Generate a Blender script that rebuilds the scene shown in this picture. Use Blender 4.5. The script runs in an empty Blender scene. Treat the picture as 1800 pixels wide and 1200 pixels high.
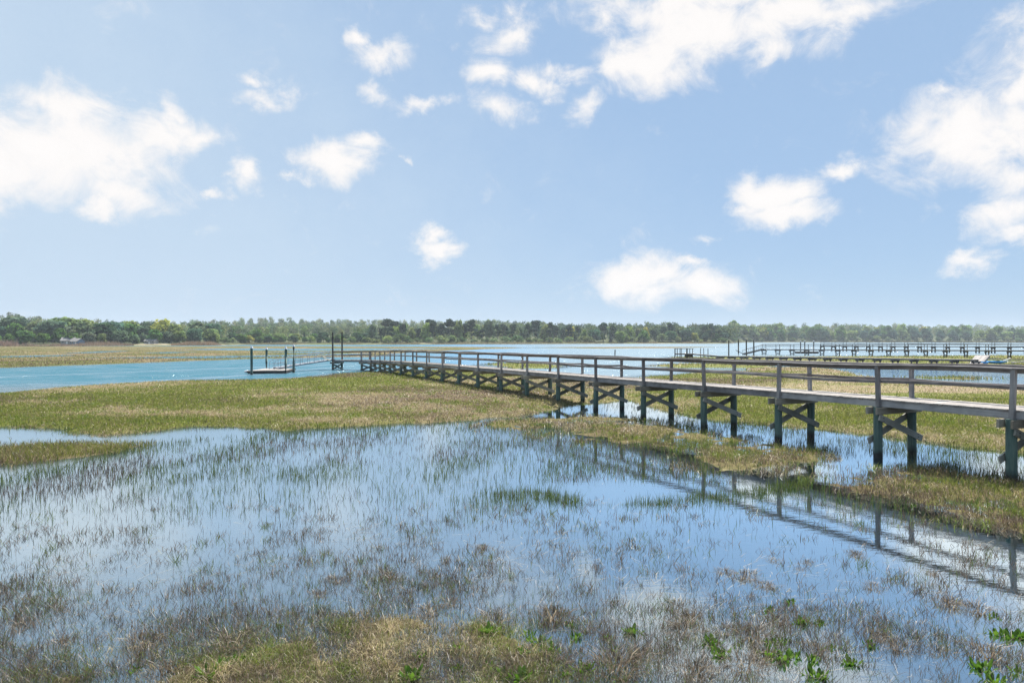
import bpy, math, random
import numpy as np
from mathutils import Vector, Matrix

random.seed(7)
rng = np.random.default_rng(7)
scene = bpy.context.scene
COL = scene.collection
F = 1200.0          # focal length in pixels of an 1800 wide frame
HZ = 597.0          # horizon row
H = 3.55            # eye height above the water
CX = 900.0

# ---------------------------------------------------------------- camera
cam_d = bpy.data.cameras.new('camera')
cam = bpy.data.objects.new('camera', cam_d)
COL.objects.link(cam)
cam.location = (0, 0, H)
cam.rotation_euler = (math.radians(90), 0, 0)
cam_d.sensor_width = 36.0
cam_d.lens = 36.0 * F / 1800.0
cam_d.shift_y = -(600 - HZ) / 1800.0 * -1 * -1
cam_d.clip_start = 0.1
cam_d.clip_end = 20000
scene.camera = cam

def unproj(px, py, z=0.0):
    Y = (H - z) * F / (py - HZ)
    return ((px - CX) / F * Y, Y)

def at(px, py, Y):
    """point at depth Y whose direction is that of a pixel"""
    return Vector(((px - CX) / F * Y, Y, H - (py - HZ) / F * Y))

# ---------------------------------------------------------------- numpy noise
_GR = np.random.default_rng(11).random((256, 256))
def vnoise(x, y, seed=0):
    x = x + seed * 17.31; y = y + seed * 9.77
    xi = np.floor(x).astype(np.int64); yi = np.floor(y).astype(np.int64)
    fx = x - xi; fy = y - yi
    fx = fx * fx * (3 - 2 * fx); fy = fy * fy * (3 - 2 * fy)
    a = _GR[xi & 255, yi & 255]; b = _GR[(xi + 1) & 255, yi & 255]
    c = _GR[xi & 255, (yi + 1) & 255]; d = _GR[(xi + 1) & 255, (yi + 1) & 255]
    return (a * (1 - fx) + b * fx) * (1 - fy) + (c * (1 - fx) + d * fx) * fy
def fbm(x, y, seed=0, o=4):
    s = 0; a = 0.5; t = 0
    for k in range(o):
        s = s + a * vnoise(x * 2 ** k, y * 2 ** k, seed + k * 3); t += a; a *= 0.5
    return s / t

def sstep(a, b, x):
    t = np.clip((x - a) / (b - a), 0, 1)
    return t * t * (3 - 2 * t)

def sdf(poly, X, Y, margin=30.0):
    """signed distance, positive inside, metres"""
    P = np.array(poly, float)
    out = np.full(X.shape, -margin)
    m = (X > P[:, 0].min() - margin) & (X < P[:, 0].max() + margin) & (Y > P[:, 1].min() - margin) & (Y < P[:, 1].max() + margin)
    x = X[m]; y = Y[m]
    if x.size == 0:
        return out
    d2 = np.full(x.shape, 1e18); ins = np.zeros(x.shape, bool)
    n = len(P)
    for i in range(n):
        ax, ay = P[i]; bx, by = P[(i + 1) % n]
        ex, ey = bx - ax, by - ay
        wx, wy = x - ax, y - ay
        t = np.clip((wx * ex + wy * ey) / (ex * ex + ey * ey + 1e-12), 0, 1)
        d2 = np.minimum(d2, (wx - ex * t) ** 2 + (wy - ey * t) ** 2)
        c = (ay > y) != (by > y)
        with np.errstate(divide='ignore', invalid='ignore'):
            xx = ax + (y - ay) / (by - ay if by != ay else 1e-9) * ex
        ins ^= c & (x < xx)
    d = np.sqrt(d2)
    out[m] = np.maximum(np.where(ins, d, -d), -margin)
    return out

# ---------------------------------------------------------------- tags, linking
def tag(o, label=None, cat=None, group=None, kind=None):
    if label: o['label'] = label
    if cat: o['category'] = cat
    if group: o['group'] = group
    if kind: o['kind'] = kind
    return o

def empty(name, loc, label, cat, group=None, rz=0.0):
    o = bpy.data.objects.new(name, None)
    o.empty_display_size = 0.3
    o.location = loc
    o.rotation_euler = (0, 0, rz)
    COL.objects.link(o)
    return tag(o, label, cat, group)

def link(name, me, mat=None, parent=None, M=None):
    o = bpy.data.objects.new(name, me)
    COL.objects.link(o)
    if mat is not None and len(me.materials) == 0:
        me.materials.append(mat)
    if parent is not None:
        o.parent = parent
        pw = Matrix.LocRotScale(parent.location, parent.rotation_euler, parent.scale) if parent.parent is None else None
        if pw is None:
            pp = parent.parent
            pw = Matrix.LocRotScale(pp.location, pp.rotation_euler, pp.scale) @ parent.matrix_basis
        o.matrix_basis = pw.inverted() @ (M if M is not None else Matrix())
    elif M is not None:
        o.matrix_basis = M
    return o

class MB:
    """collects boxes, tubes and loose faces into one mesh"""
    def __init__(self): self.v = []; self.f = []
    def add(self, vs, fs):
        b = len(self.v); self.v += [tuple(p) for p in vs]; self.f += [tuple(i + b for i in f) for f in fs]
    def box(self, c, s, M=None):
        vs = [Vector((c[0] + sx * s[0] / 2, c[1] + sy * s[1] / 2, c[2] + sz * s[2] / 2)) for sx in (-1, 1) for sy in (-1, 1) for sz in (-1, 1)]
        if M: vs = [M @ p for p in vs]
        self.add(vs, [(0, 1, 3, 2), (4, 6, 7, 5), (0, 4, 5, 1), (2, 3, 7, 6), (0, 2, 6, 4), (1, 5, 7, 3)])
    def tube(self, pts, r, n=8, cap=True):
        pts = [Vector(p) for p in pts]
        rs = r if isinstance(r, (list, tuple)) else [r] * len(pts)
        rings = []
        up = Vector((0, 0, 1))
        b = len(self.v)
        for i, p in enumerate(pts):
            t = (pts[min(i + 1, len(pts) - 1)] - pts[max(i - 1, 0)]).normalized()
            a = t.cross(up)
            if a.length < 1e-3: a = t.cross(Vector((1, 0, 0)))
            a.normalize(); c = t.cross(a)
            for k in range(n):
                g = 2 * math.pi * k / n
                self.v.append(tuple(p + (a * math.cos(g) + c * math.sin(g)) * rs[i]))
        for i in range(len(pts) - 1):
            for k in range(n):
                k2 = (k + 1) % n
                self.f.append((b + i * n + k, b + i * n + k2, b + (i + 1) * n + k2, b + (i + 1) * n + k))
        if cap:
            self.f.append(tuple(b + k for k in range(n)))
            e = b + (len(pts) - 1) * n
            self.f.append(tuple(e + k for k in reversed(range(n))))
    def mesh(self, name, smooth=False):
        me = bpy.data.meshes.new(name)
        me.from_pydata(self.v, [], self.f)
        if smooth:
            me.polygons.foreach_set('use_smooth', [len(f) == 4 for f in self.f])
        me.update()
        return me
    def build(self, name, mat, parent=None, smooth=False, M=None):
        return link(name, self.mesh(name, smooth), mat, parent, M)

def beam(name, a, b, w, h, mat, parent, bow=0.0, segs=1, up=Vector((0, 0, 1)), bev=0.006, sag=0.0):
    """a squared timber from a to b, local x along its length, w across, h tall, slightly bowed"""
    a = Vector(a); b = Vector(b)
    L = (b - a).length
    x = (b - a).normalized()
    y = up.cross(x)
    if y.length < 1e-3: y = Vector((0, 1, 0)).cross(x)
    y.normalize(); z = x.cross(y)
    M = Matrix(((x.x, y.x, z.x, a.x), (x.y, y.y, z.y, a.y), (x.z, y.z, z.z, a.z), (0, 0, 0, 1)))
    prof = []
    hw, hh = w / 2, h / 2
    for sy, sz in ((-1, -1), (1, -1), (1, 1), (-1, 1)):
        if sy * sz > 0:
            prof += [(sy * hw, sz * (hh - bev)), (sy * (hw - bev), sz * hh)]
        else:
            prof += [(sy * (hw - bev), sz * hh), (sy * hw, sz * (hh - bev))]
    n = len(prof)
    vs, fs = [], []
    for i in range(segs + 1):
        t = i / segs
        o = 4 * t * (1 - t)
        for (py, pz) in prof:
            vs.append((L * t, py + bow * o, pz - sag * o))
    for i in range(segs):
        for k in range(n):
            k2 = (k + 1) % n
            fs.append((i * n + k, (i + 1) * n + k, (i + 1) * n + k2, i * n + k2))
    fs.append(tuple(range(n)))
    fs.append(tuple(segs * n + k for k in reversed(range(n))))
    me = bpy.data.meshes.new(name)
    me.from_pydata(vs, [], fs)
    me.update()
    return link(name, me, mat, parent, M)

# ---------------------------------------------------------------- materials
def new_mat(name):
    m = bpy.data.materials.new(name); m.use_nodes = True
    nt = m.node_tree; nt.nodes.clear()
    return m, nt
def nd(nt, t, **kw):
    n = nt.nodes.new(t)
    for k, v in kw.items():
        if k in n.inputs: n.inputs[k].default_value = v
        else: setattr(n, k, v)
    return n
def ramp(nt, stops, interp='LINEAR'):
    r = nt.nodes.new('ShaderNodeValToRGB')
    e = r.color_ramp.elements
    while len(e) < len(stops): e.new(0.5)
    for i, (p, c) in enumerate(stops):
        e[i].position = p; e[i].color = (*c, 1) if len(c) == 3 else c
    r.color_ramp.interpolation = interp
    return r
def math_n(nt, op, a, b=None, c=None, clamp=False):
    n = nt.nodes.new('ShaderNodeMath'); n.operation = op; n.use_clamp = clamp
    for i, v in enumerate((a, b, c)):
        if v is None: continue
        if isinstance(v, (int, float)): n.inputs[i].default_value = v
        else: nt.links.new(v, n.inputs[i])
    return n.outputs[0]
def mix_c(nt, fac, a, b, mode='MIX'):
    n = nt.nodes.new('ShaderNodeMix'); n.data_type = 'RGBA'; n.blend_type = mode
    for i, v in ((0, fac), (6, a), (7, b)):
        if isinstance(v, (int, float)): n.inputs[i].default_value = v
        elif isinstance(v, tuple): n.inputs[i].default_value = (*v, 1) if len(v) == 3 else v
        else: nt.links.new(v, n.inputs[i])
    return n.outputs[2]

def wood_mat(name, dark, mid, light, rough=0.85, grain=1.0, island=False):
    m, nt = new_mat(name); L = nt.links.new
    out = nd(nt, 'ShaderNodeOutputMaterial'); bs = nd(nt, 'ShaderNodeBsdfPrincipled', Roughness=rough)
    bs.inputs['Specular IOR Level'].default_value = 0.25
    tc = nd(nt, 'ShaderNodeTexCoord'); oi = nd(nt, 'ShaderNodeObjectInfo'); geo = nd(nt, 'ShaderNodeNewGeometry')
    off = nd(nt, 'ShaderNodeVectorMath', operation='ADD')
    sc = nd(nt, 'ShaderNodeVectorMath', operation='SCALE'); sc.inputs['Scale'].default_value = 37.0
    cmb = nd(nt, 'ShaderNodeCombineXYZ')
    rnd = geo.outputs['Random Per Island'] if island else oi.outputs['Random']
    L(rnd, cmb.inputs[0]); L(rnd, cmb.inputs[1]); L(cmb.outputs[0], sc.inputs[0])
    L(tc.outputs['Object'], off.inputs[0]); L(sc.outputs[0], off.inputs[1])
    mp = nd(nt, 'ShaderNodeMapping'); mp.inputs['Scale'].default_value = (1.2, 30 * grain, 30 * grain) if not island else (6, 6, 6)
    L(off.outputs[0], mp.inputs[0])
    n1 = nd(nt, 'ShaderNodeTexNoise', Scale=1.0, Detail=6.0, Roughness=0.65); L(mp.outputs[0], n1.inputs['Vector'])
    n2 = nd(nt, 'ShaderNodeTexNoise', Scale=1.7, Detail=4.0, Roughness=0.6); L(off.outputs[0], n2.inputs['Vector'])
    r = ramp(nt, [(0.3, dark), (0.52, mid), (0.72, light)])
    f = math_n(nt, 'MULTIPLY_ADD', n2.outputs[0], 0.55, math_n(nt, 'MULTIPLY', n1.outputs[0], 0.5))
    f = math_n(nt, 'ADD', f, math_n(nt, 'MULTIPLY_ADD', rnd, 0.26, -0.15))
    L(f, r.inputs[0])
    L(r.outputs[0], bs.inputs['Base Color'])
    bp = nd(nt, 'ShaderNodeBump', Strength=0.5, Distance=0.01); L(n1.outputs[0], bp.inputs['Height']); L(bp.outputs[0], bs.inputs['Normal'])
    L(bs.outputs[0], out.inputs[0])
    return m

M_RAIL = wood_mat('weathered_rail_wood', (0.10, 0.088, 0.085), (0.235, 0.21, 0.203), (0.42, 0.385, 0.37))
M_POST = wood_mat('weathered_post_wood', (0.12, 0.11, 0.11), (0.24, 0.23, 0.23), (0.40, 0.38, 0.37))
M_FASCIA = wood_mat('grey_edge_beam_wood', (0.13, 0.13, 0.14), (0.27, 0.27, 0.28), (0.46, 0.45, 0.44))
M_DECK = wood_mat('silvered_deck_boards', (0.20, 0.18, 0.165), (0.31, 0.285, 0.265), (0.43, 0.40, 0.37), island=True)
M_BRACE = wood_mat('pale_brace_wood', (0.15, 0.15, 0.13), (0.29, 0.29, 0.26), (0.44, 0.43, 0.39))
M_CAPB = wood_mat('cap_beam_wood', (0.16, 0.14, 0.11), (0.30, 0.27, 0.22), (0.42, 0.39, 0.33))
M_DARKW = wood_mat('dark_wet_wood', (0.03, 0.03, 0.03), (0.07, 0.065, 0.06), (0.14, 0.13, 0.12))
M_FARW = wood_mat('far_dock_wood', (0.07, 0.07, 0.07), (0.14, 0.14, 0.14), (0.25, 0.24, 0.23))
M_FARDECK = wood_mat('far_deck_boards', (0.25, 0.23, 0.21), (0.36, 0.34, 0.32), (0.5, 0.47, 0.45), island=True)

def pile_mat():
    m, nt = new_mat('green_treated_pile'); L = nt.links.new
    out = nd(nt, 'ShaderNodeOutputMaterial'); bs = nd(nt, 'ShaderNodeBsdfPrincipled', Roughness=0.8)
    geo = nd(nt, 'ShaderNodeNewGeometry'); sep = nd(nt, 'ShaderNodeSeparateXYZ'); L(geo.outputs['Position'], sep.inputs[0])
    tc = nd(nt, 'ShaderNodeTexCoord')
    mp = nd(nt, 'ShaderNodeMapping'); mp.inputs['Scale'].default_value = (14, 14, 1.2); L(geo.outputs['Position'], mp.inputs[0])
    n1 = nd(nt, 'ShaderNodeTexNoise', Scale=1.0, Detail=6.0, Roughness=0.65); L(mp.outputs[0], n1.inputs['Vector'])
    n2 = nd(nt, 'ShaderNodeTexNoise', Scale=3.0, Detail=5.0); L(geo.outputs['Position'], n2.inputs['Vector'])
    r = ramp(nt, [(0.28, (0.03, 0.06, 0.055)), (0.5, (0.075, 0.13, 0.115)), (0.75, (0.15, 0.20, 0.17))]); L(n1.outputs[0], r.inputs[0])
    # wet weed band near the water (a tide mark on the pile itself)
    zz = math_n(nt, 'ADD', sep.outputs[2], math_n(nt, 'MULTIPLY_ADD', n2.outputs[0], -0.35, 0.1))
    wet = nd(nt, 'ShaderNodeMapRange'); wet.inputs['From Min'].default_value = 0.02; wet.inputs['From Max'].default_value = 0.2; wet.inputs['To Min'].default_value = 1; wet.inputs['To Max'].default_value = 0
    L(zz, wet.inputs['Value'])
    c = mix_c(nt, wet.outputs[0], r.outputs[0], (0.012, 0.013, 0.012))
    L(c, bs.inputs['Base Color'])
    bp = nd(nt, 'ShaderNodeBump', Strength=0.6, Distance=0.015); L(n1.outputs[0], bp.inputs['Height']); L(bp.outputs[0], bs.inputs['Normal'])
    L(bs.outputs[0], out.inputs[0])
    return m
M_PILE = pile_mat()

def plain_mat(name, col, rough=0.6, metal=0.0, var=0.25, scale=6.0):
    m, nt = new_mat(name); L = nt.links.new
    out = nd(nt, 'ShaderNodeOutputMaterial'); bs = nd(nt, 'ShaderNodeBsdfPrincipled', Roughness=rough, Metallic=metal)
    tc = nd(nt, 'ShaderNodeTexCoord'); n = nd(nt, 'ShaderNodeTexNoise', Scale=scale, Detail=5.0); L(tc.outputs['Object'], n.inputs['Vector'])
    r = ramp(nt, [(0.3, tuple(c * (1 - var) for c in col)), (0.7, tuple(min(1, c * (1 + var)) for c in col))]); L(n.outputs[0], r.inputs[0])
    L(r.outputs[0], bs.inputs['Base Color']); L(bs.outputs[0], out.inputs[0])
    return m
M_ALU = plain_mat('brushed_aluminium', (0.30, 0.33, 0.36), 0.45, 0.6, 0.12)
M_WHITE = plain_mat('white_plastic_cap', (0.72, 0.72, 0.72), 0.5, 0, 0.05)
M_POLE = plain_mat('pale_yellow_wood', (0.72, 0.62, 0.40), 0.6, 0, 0.1)
M_SHINGLE = plain_mat('grey_roof_shingles', (0.20, 0.19, 0.185), 0.9, 0, 0.3, 3)
M_CLAP = plain_mat('grey_shingle_wall', (0.30, 0.29, 0.28), 0.9, 0, 0.2, 2)
M_BLUEW = plain_mat('blue_grey_wall', (0.22, 0.30, 0.40), 0.8, 0, 0.15, 2)
M_TRIM = plain_mat('white_trim', (0.75, 0.74, 0.72), 0.6, 0, 0.05)
M_PANE = plain_mat('dark_window_glass', (0.03, 0.04, 0.05), 0.1, 0, 0.1)
M_BRICK = plain_mat('red_brick', (0.25, 0.12, 0.09), 0.9, 0, 0.3, 8)
M_KAYAK = plain_mat('blue_kayak_plastic', (0.03, 0.22, 0.48), 0.4, 0, 0.15)
M_SEAT = plain_mat('black_seat', (0.02, 0.02, 0.02), 0.7)
M_BLACK = plain_mat('black_rubber', (0.02, 0.02, 0.022), 0.8)

def attr_mat(name, trans=0.35, attr='col', objtint=False, spec=0.0, vary=0.0):
    m, nt = new_mat(name); L = nt.links.new
    out = nd(nt, 'ShaderNodeOutputMaterial')
    at_ = nd(nt, 'ShaderNodeAttribute', attribute_name=attr)
    c = at_.outputs['Color']
    if objtint:
        oi = nd(nt, 'ShaderNodeObjectInfo')
        c = mix_c(nt, 1.0, c, oi.outputs['Color'], 'MULTIPLY')
    df = nd(nt, 'ShaderNodeBsdfDiffuse'); tr = nd(nt, 'ShaderNodeBsdfTranslucent'); mx = nd(nt, 'ShaderNodeMixShader'); mx.inputs[0].default_value = trans
    L(c, df.inputs[0]); L(c, tr.inputs[0]); L(df.outputs[0], mx.inputs[1]); L(tr.outputs[0], mx.inputs[2])
    o = mx.outputs[0]
    if spec > 0:
        gl = nd(nt, 'ShaderNodeBsdfGlossy', Roughness=0.4); m2 = nd(nt, 'ShaderNodeMixShader'); m2.inputs[0].default_value = spec
        L(o, m2.inputs[1]); L(gl.outputs[0], m2.inputs[2]); o = m2.outputs[0]
    L(o, out.inputs[0])
    return m
M_GRASS = attr_mat('marsh_grass_blades', 0.48, spec=0.03)
M_LEAF = attr_mat('tree_leaves', 0.45, objtint=True)
M_PLANT = attr_mat('plant_leaves', 0.45, spec=0.015)
M_TRUNK = plain_mat('tree_bark', (0.16, 0.13, 0.11), 0.95, 0, 0.3, 4)

# ---------------------------------------------------------------- zones of the marsh (outlines on the ground)
Zp = {
 'meadow': [(-400, 712), (-150, 700), (0, 692), (100, 684), (200, 678), (300, 673), (420, 668), (500, 664.5), (560, 660), (600, 656), (640, 653), (700, 650), (760, 650), (860, 654), (950, 661), (1040, 667), (1100, 668), (1160, 680),
            (1130, 700), (1080, 708), (1010, 712), (960, 722), (900, 733), (830, 739), (780, 743), (700, 746), (600, 750), (500, 757), (420, 752), (335, 750), (310, 753), (260, 758), (200, 763), (150, 761), (110, 753), (60, 749), (0, 749), (-200, 752), (-500, 770)],
 'behind': [(1040, 668), (1090, 668), (1150, 663), (1190, 656), (1290, 652), (1400, 650), (1480, 652), (1520, 662), (1600, 672), (1700, 677), (1800, 684), (2000, 700), (2400, 720), (2400, 840), (2000, 815), (1800, 797), (1700, 789), (1600, 776), (1530, 768), (1440, 758), (1350, 748), (1250, 738), (1150, 722), (1100, 706)],
 'tussock': [(830, 744), (880, 738), (930, 738), (1000, 734), (1080, 733), (1150, 742), (1200, 755), (1290, 772), (1380, 786), (1440, 791), (1430, 803), (1380, 817), (1320, 829), (1270, 825), (1220, 806), (1150, 786), (1050, 776), (950, 766), (880, 758)],
 'mound': [(1425, 850), (1470, 837), (1560, 830), (1640, 826), (1700, 838), (1760, 842), (1850, 850), (2100, 880), (2200, 990), (1900, 970), (1800, 938), (1700, 905), (1600, 886), (1500, 870), (1440, 862)],
 'bank': [(-50, 1215), (60, 1192), (130, 1182), (230, 1172), (330, 1163), (420, 1148), (470, 1120), (560, 1098), (640, 1088), (720, 1082), (790, 1090), (850, 1108), (905, 1140), (960, 1160), (1010, 1185), (1040, 1230), (1300, 1400), (1600, 1900), (900, 2600), (-300, 1900)],
 'strip': [(-300, 800), (0, 787), (100, 785), (250, 783), (215, 792), (150, 803), (60, 812), (0, 818), (-300, 830)],
 'left_marsh': [(-900, 608.5), (0, 608.5), (300, 608.5), (440, 608.3), (700, 609.2), (820, 609.5), (920, 610.5), (860, 613), (790, 616), (720, 619), (660, 624), (640, 626.5), (560, 628), (450, 630.3), (380, 632.5), (340, 634), (270, 637.5), (130, 642), (0, 646.5), (-300, 652), (-900, 662)],
 'thin_flat': [(930, 610.8), (1000, 609.9), (1150, 609.5), (1280, 609.8), (1180, 611.5), (1050, 612.2)],
 'green_strip': [(840, 642), (880, 638.5), (950, 639), (1000, 642), (980, 647), (900, 648)],
 'green_strip_two': [(1120, 643), (1170, 640), (1260, 639.5), (1340, 641), (1300, 645.5), (1200, 646.5)],
 'dock_green': [(1175, 630), (1200, 628), (1270, 627), (1400, 626.5), (1560, 626), (1700, 625), (1830, 624.5), (2400, 624), (2400, 650), (1800, 644), (1700, 641.5), (1600, 640.5), (1450, 638), (1330, 635), (1240, 633)],
 'mud_patch': [(1290, 652), (1320, 648.5), (1370, 646), (1420, 646.5), (1480, 651), (1500, 655), (1450, 659), (1350, 660)],
 'reed_flat': [(1580, 662), (1650, 660), (1760, 663), (1800, 666), (1800, 668), (1680, 668)],
}
HOLES = [[(-600, 627), (0, 626.3), (60, 624.6), (122, 623.6), (118, 626), (0, 628.6), (-600, 629)], [(100, 622), (180, 617), (250, 616.3), (170, 620)], [(250, 619.8), (300, 618), (350, 619.3), (290, 621)],
 [(130, 628.6), (250, 627.4), (400, 625), (480, 624), (560, 622), (660, 620.2), (660, 622.6), (480, 627.3), (380, 630), (250, 630)], [(300, 614.5), (400, 612), (520, 612.4), (680, 612), (700, 615.5), (520, 616.6), (420, 616)], [(430, 619.6), (560, 617.6), (640, 617.8), (560, 620.8)], [(660, 613), (760, 612.3), (800, 613.2), (700, 614.6)]]
HOLES = [[unproj(*p) for p in v] for v in HOLES]
ZONES = {k: [unproj(*p) for p in v] for k, v in Zp.items()}

# far shore: depth by direction, ground row and skyline row by direction (rows of the picture, used to set real heights)
PXK = np.array([-900, -300, 0, 150, 300, 390, 430, 560, 700, 900, 1000, 1150, 1280, 1310, 1420, 1600, 1800, 2100, 2700], float)
SHY = np.array([420, 410, 395, 400, 430, 455, 500, 505, 520, 560, 600, 640, 650, 950, 1000, 1000, 980, 980, 980], float)
BKY = SHY + np.array([500, 500, 500, 520, 600, 650, 700, 700, 650, 420, 260, 160, 110, 200, 260, 300, 900, 900, 900], float)
SKY_K = np.array([-900, -300, 0, 30, 60, 100, 150, 200, 260, 350, 450, 560, 650, 750, 850, 950, 1000, 1060, 1100, 1200, 1260, 1300, 1350, 1450, 1550, 1650, 1700, 1800, 2700], float)
SKY_R = np.array([552, 552, 556, 553, 557, 562, 562, 566, 567, 565, 560, 562, 565, 566, 565, 568, 571, 571, 573, 571, 573, 576, 574.5, 573.5, 572, 573.5, 574, 573.5, 572], float)
def shore_y(px): return np.interp(px, PXK, SHY)
def back_y(px): return np.interp(px, PXK, BKY)
def shore_z(px): return np.interp(px, [0, 390, 900, 1280, 1310, 1800], [0.25, 0.35, 0.45, 0.5, 0.7, 0.7])
TREE_H = 13.0
def land_z(X, Y):
    """height of the shore land beyond the marsh"""
    px = CX + F * X / Y
    ys = shore_y(px); yb = back_y(px)
    t = np.clip((Y - ys) / (yb - ys), 0, 1)
    row0 = HZ + (H - shore_z(px) - 1.0) * F / ys
    rowt = np.interp(px, SKY_K, SKY_R) - 1.0 + 5.0 * (fbm(px / 70.0, px * 0 + 2.5, 5, 3) - 0.5) + TREE_H * 0.72 * F / yb
    row = row0 + (rowt - row0) * t
    z = H + (HZ - row) * np.minimum(Y, yb) / F
    edge = sstep(-25, 12, Y - ys)
    return np.where(Y < ys - 25, -9.0, edge * np.maximum(z, 0.4) - (1 - edge) * 0.1)

def edge_noise(X, Y):
    s = np.clip(Y * 0.05, 0.35, 6.0)
    return (fbm(X / 9.0 + 3.3, Y / 16.0, 3, 6) - 0.5) * s * 2.0 + (fbm(X / 1.1, Y / 2.2, 13, 4) - 0.5) * np.clip(s, 0.4, 1.2) + (fbm(X / 0.5, Y / 0.8, 9, 3) - 0.5) * 0.5

TOP = {'tussock': 0.015, 'mound': 0.012, 'bank': 0.02, 'strip': 0.02, 'meadow': 0.16, 'behind': 0.16, 'dock_green': 0.10, 'reed_flat': 0.02}
def ground(X, Y, want=False):
    en = edge_noise(X, Y)
    near = sstep(30, 12, Y)
    h = -0.10 - 0.12 * fbm(X / 3.1, Y / 3.1, 21, 3) - 0.6 * sstep(45, 70, Y)
    h = h + near * 0.06 * (fbm(X / 0.5, Y / 0.6, 5, 3) - 0.4)
    zid = np.full(X.shape, -1); best = np.full(X.shape, 0.0)
    names = list(ZONES)
    dmax = np.full(X.shape, -30.0)
    for i, k in enumerate(names):
        d = sdf(ZONES[k], X, Y) + en
        if k == 'left_marsh':
            for hp in HOLES: d = np.minimum(d, -sdf(hp, X, Y) - en * 0.6)
        top = TOP.get(k, 0.12)
        soft = (0.5 + Y * 0.02) * (2.0 if k in ('mound', 'bank', 'tussock') else 1.0)
        hz_ = np.where(d > 0, top * (1 - np.exp(-np.maximum(d, 0) / soft)) + 0.005, -0.28 * (1 - np.exp(np.minimum(d, 0) / (soft * 0.9))))
        up = hz_ > h
        h = np.where(up, hz_, h)
        zid = np.where((d > 0) & (d > best), i, zid); best = np.where(d > best, d, best)
        dmax = np.maximum(dmax, d)
    lump = (fbm(X / 0.45, Y / 0.45, 31, 3) - 0.5) * 0.13 * sstep(60, 15, Y) + (fbm(X / 2.3, Y / 2.3, 33, 3) - 0.5) * 0.10
    h = h + np.where(h > 0, 1.0, 0.35) * lump * np.where(zid < 0, 0.6, 1.0)
    lz = land_z(X, Y)
    h = np.maximum(h, lz)
    if want:
        return h, zid, dmax, names
    return h

# ---------------------------------------------------------------- ground mesh
def grid_mesh(name, us, ys, zfun):
    U, Yg = np.meshgrid(us, ys)
    X = U * Yg
    nx, ny = len(us), len(ys)
    return X, Yg, nx, ny
def make_grid(name, X, Y, Z, nx, ny, mat, col=None, attr='col'):
    v = np.stack([X.ravel(), Y.ravel(), Z.ravel()], 1).astype(np.float32)
    i = np.arange((nx - 1) * (ny - 1)); r = i // (nx - 1); c = i % (nx - 1)
    a = r * nx + c
    f = np.stack([a, a + 1, a + nx + 1, a + nx], 1).astype(np.int32)
    me = fast_mesh(name, v, f.ravel(), np.full(len(f), 4), col, attr)
    me.polygons.foreach_set('use_smooth', np.ones(len(f), bool))
    o = link(name, me, mat)
    return o
def fast_mesh(name, v, loops, counts, col=None, attr='col'):
    me = bpy.data.meshes.new(name)
    me.vertices.add(len(v)); me.vertices.foreach_set('co', np.asarray(v, np.float32).ravel())
    me.loops.add(len(loops)); me.loops.foreach_set('vertex_index', np.asarray(loops, np.int32))
    me.polygons.add(len(counts))
    st = np.concatenate([[0], np.cumsum(counts)[:-1]]).astype(np.int32)
    me.polygons.foreach_set('loop_start', st)
    if col is not None:
        ca = me.color_attributes.new(attr, 'FLOAT_COLOR', 'POINT')
        c4 = np.ones((len(v), 4), np.float32); c4[:, :3] = col
        ca.data.foreach_set('color', c4.ravel())
    me.update(calc_edges=True); me.validate()
    return me

def lerp3(a, b, t): return np.asarray(a)[None, :] * (1 - t[:, None]) + np.asarray(b)[None, :] * t[:, None]

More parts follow.
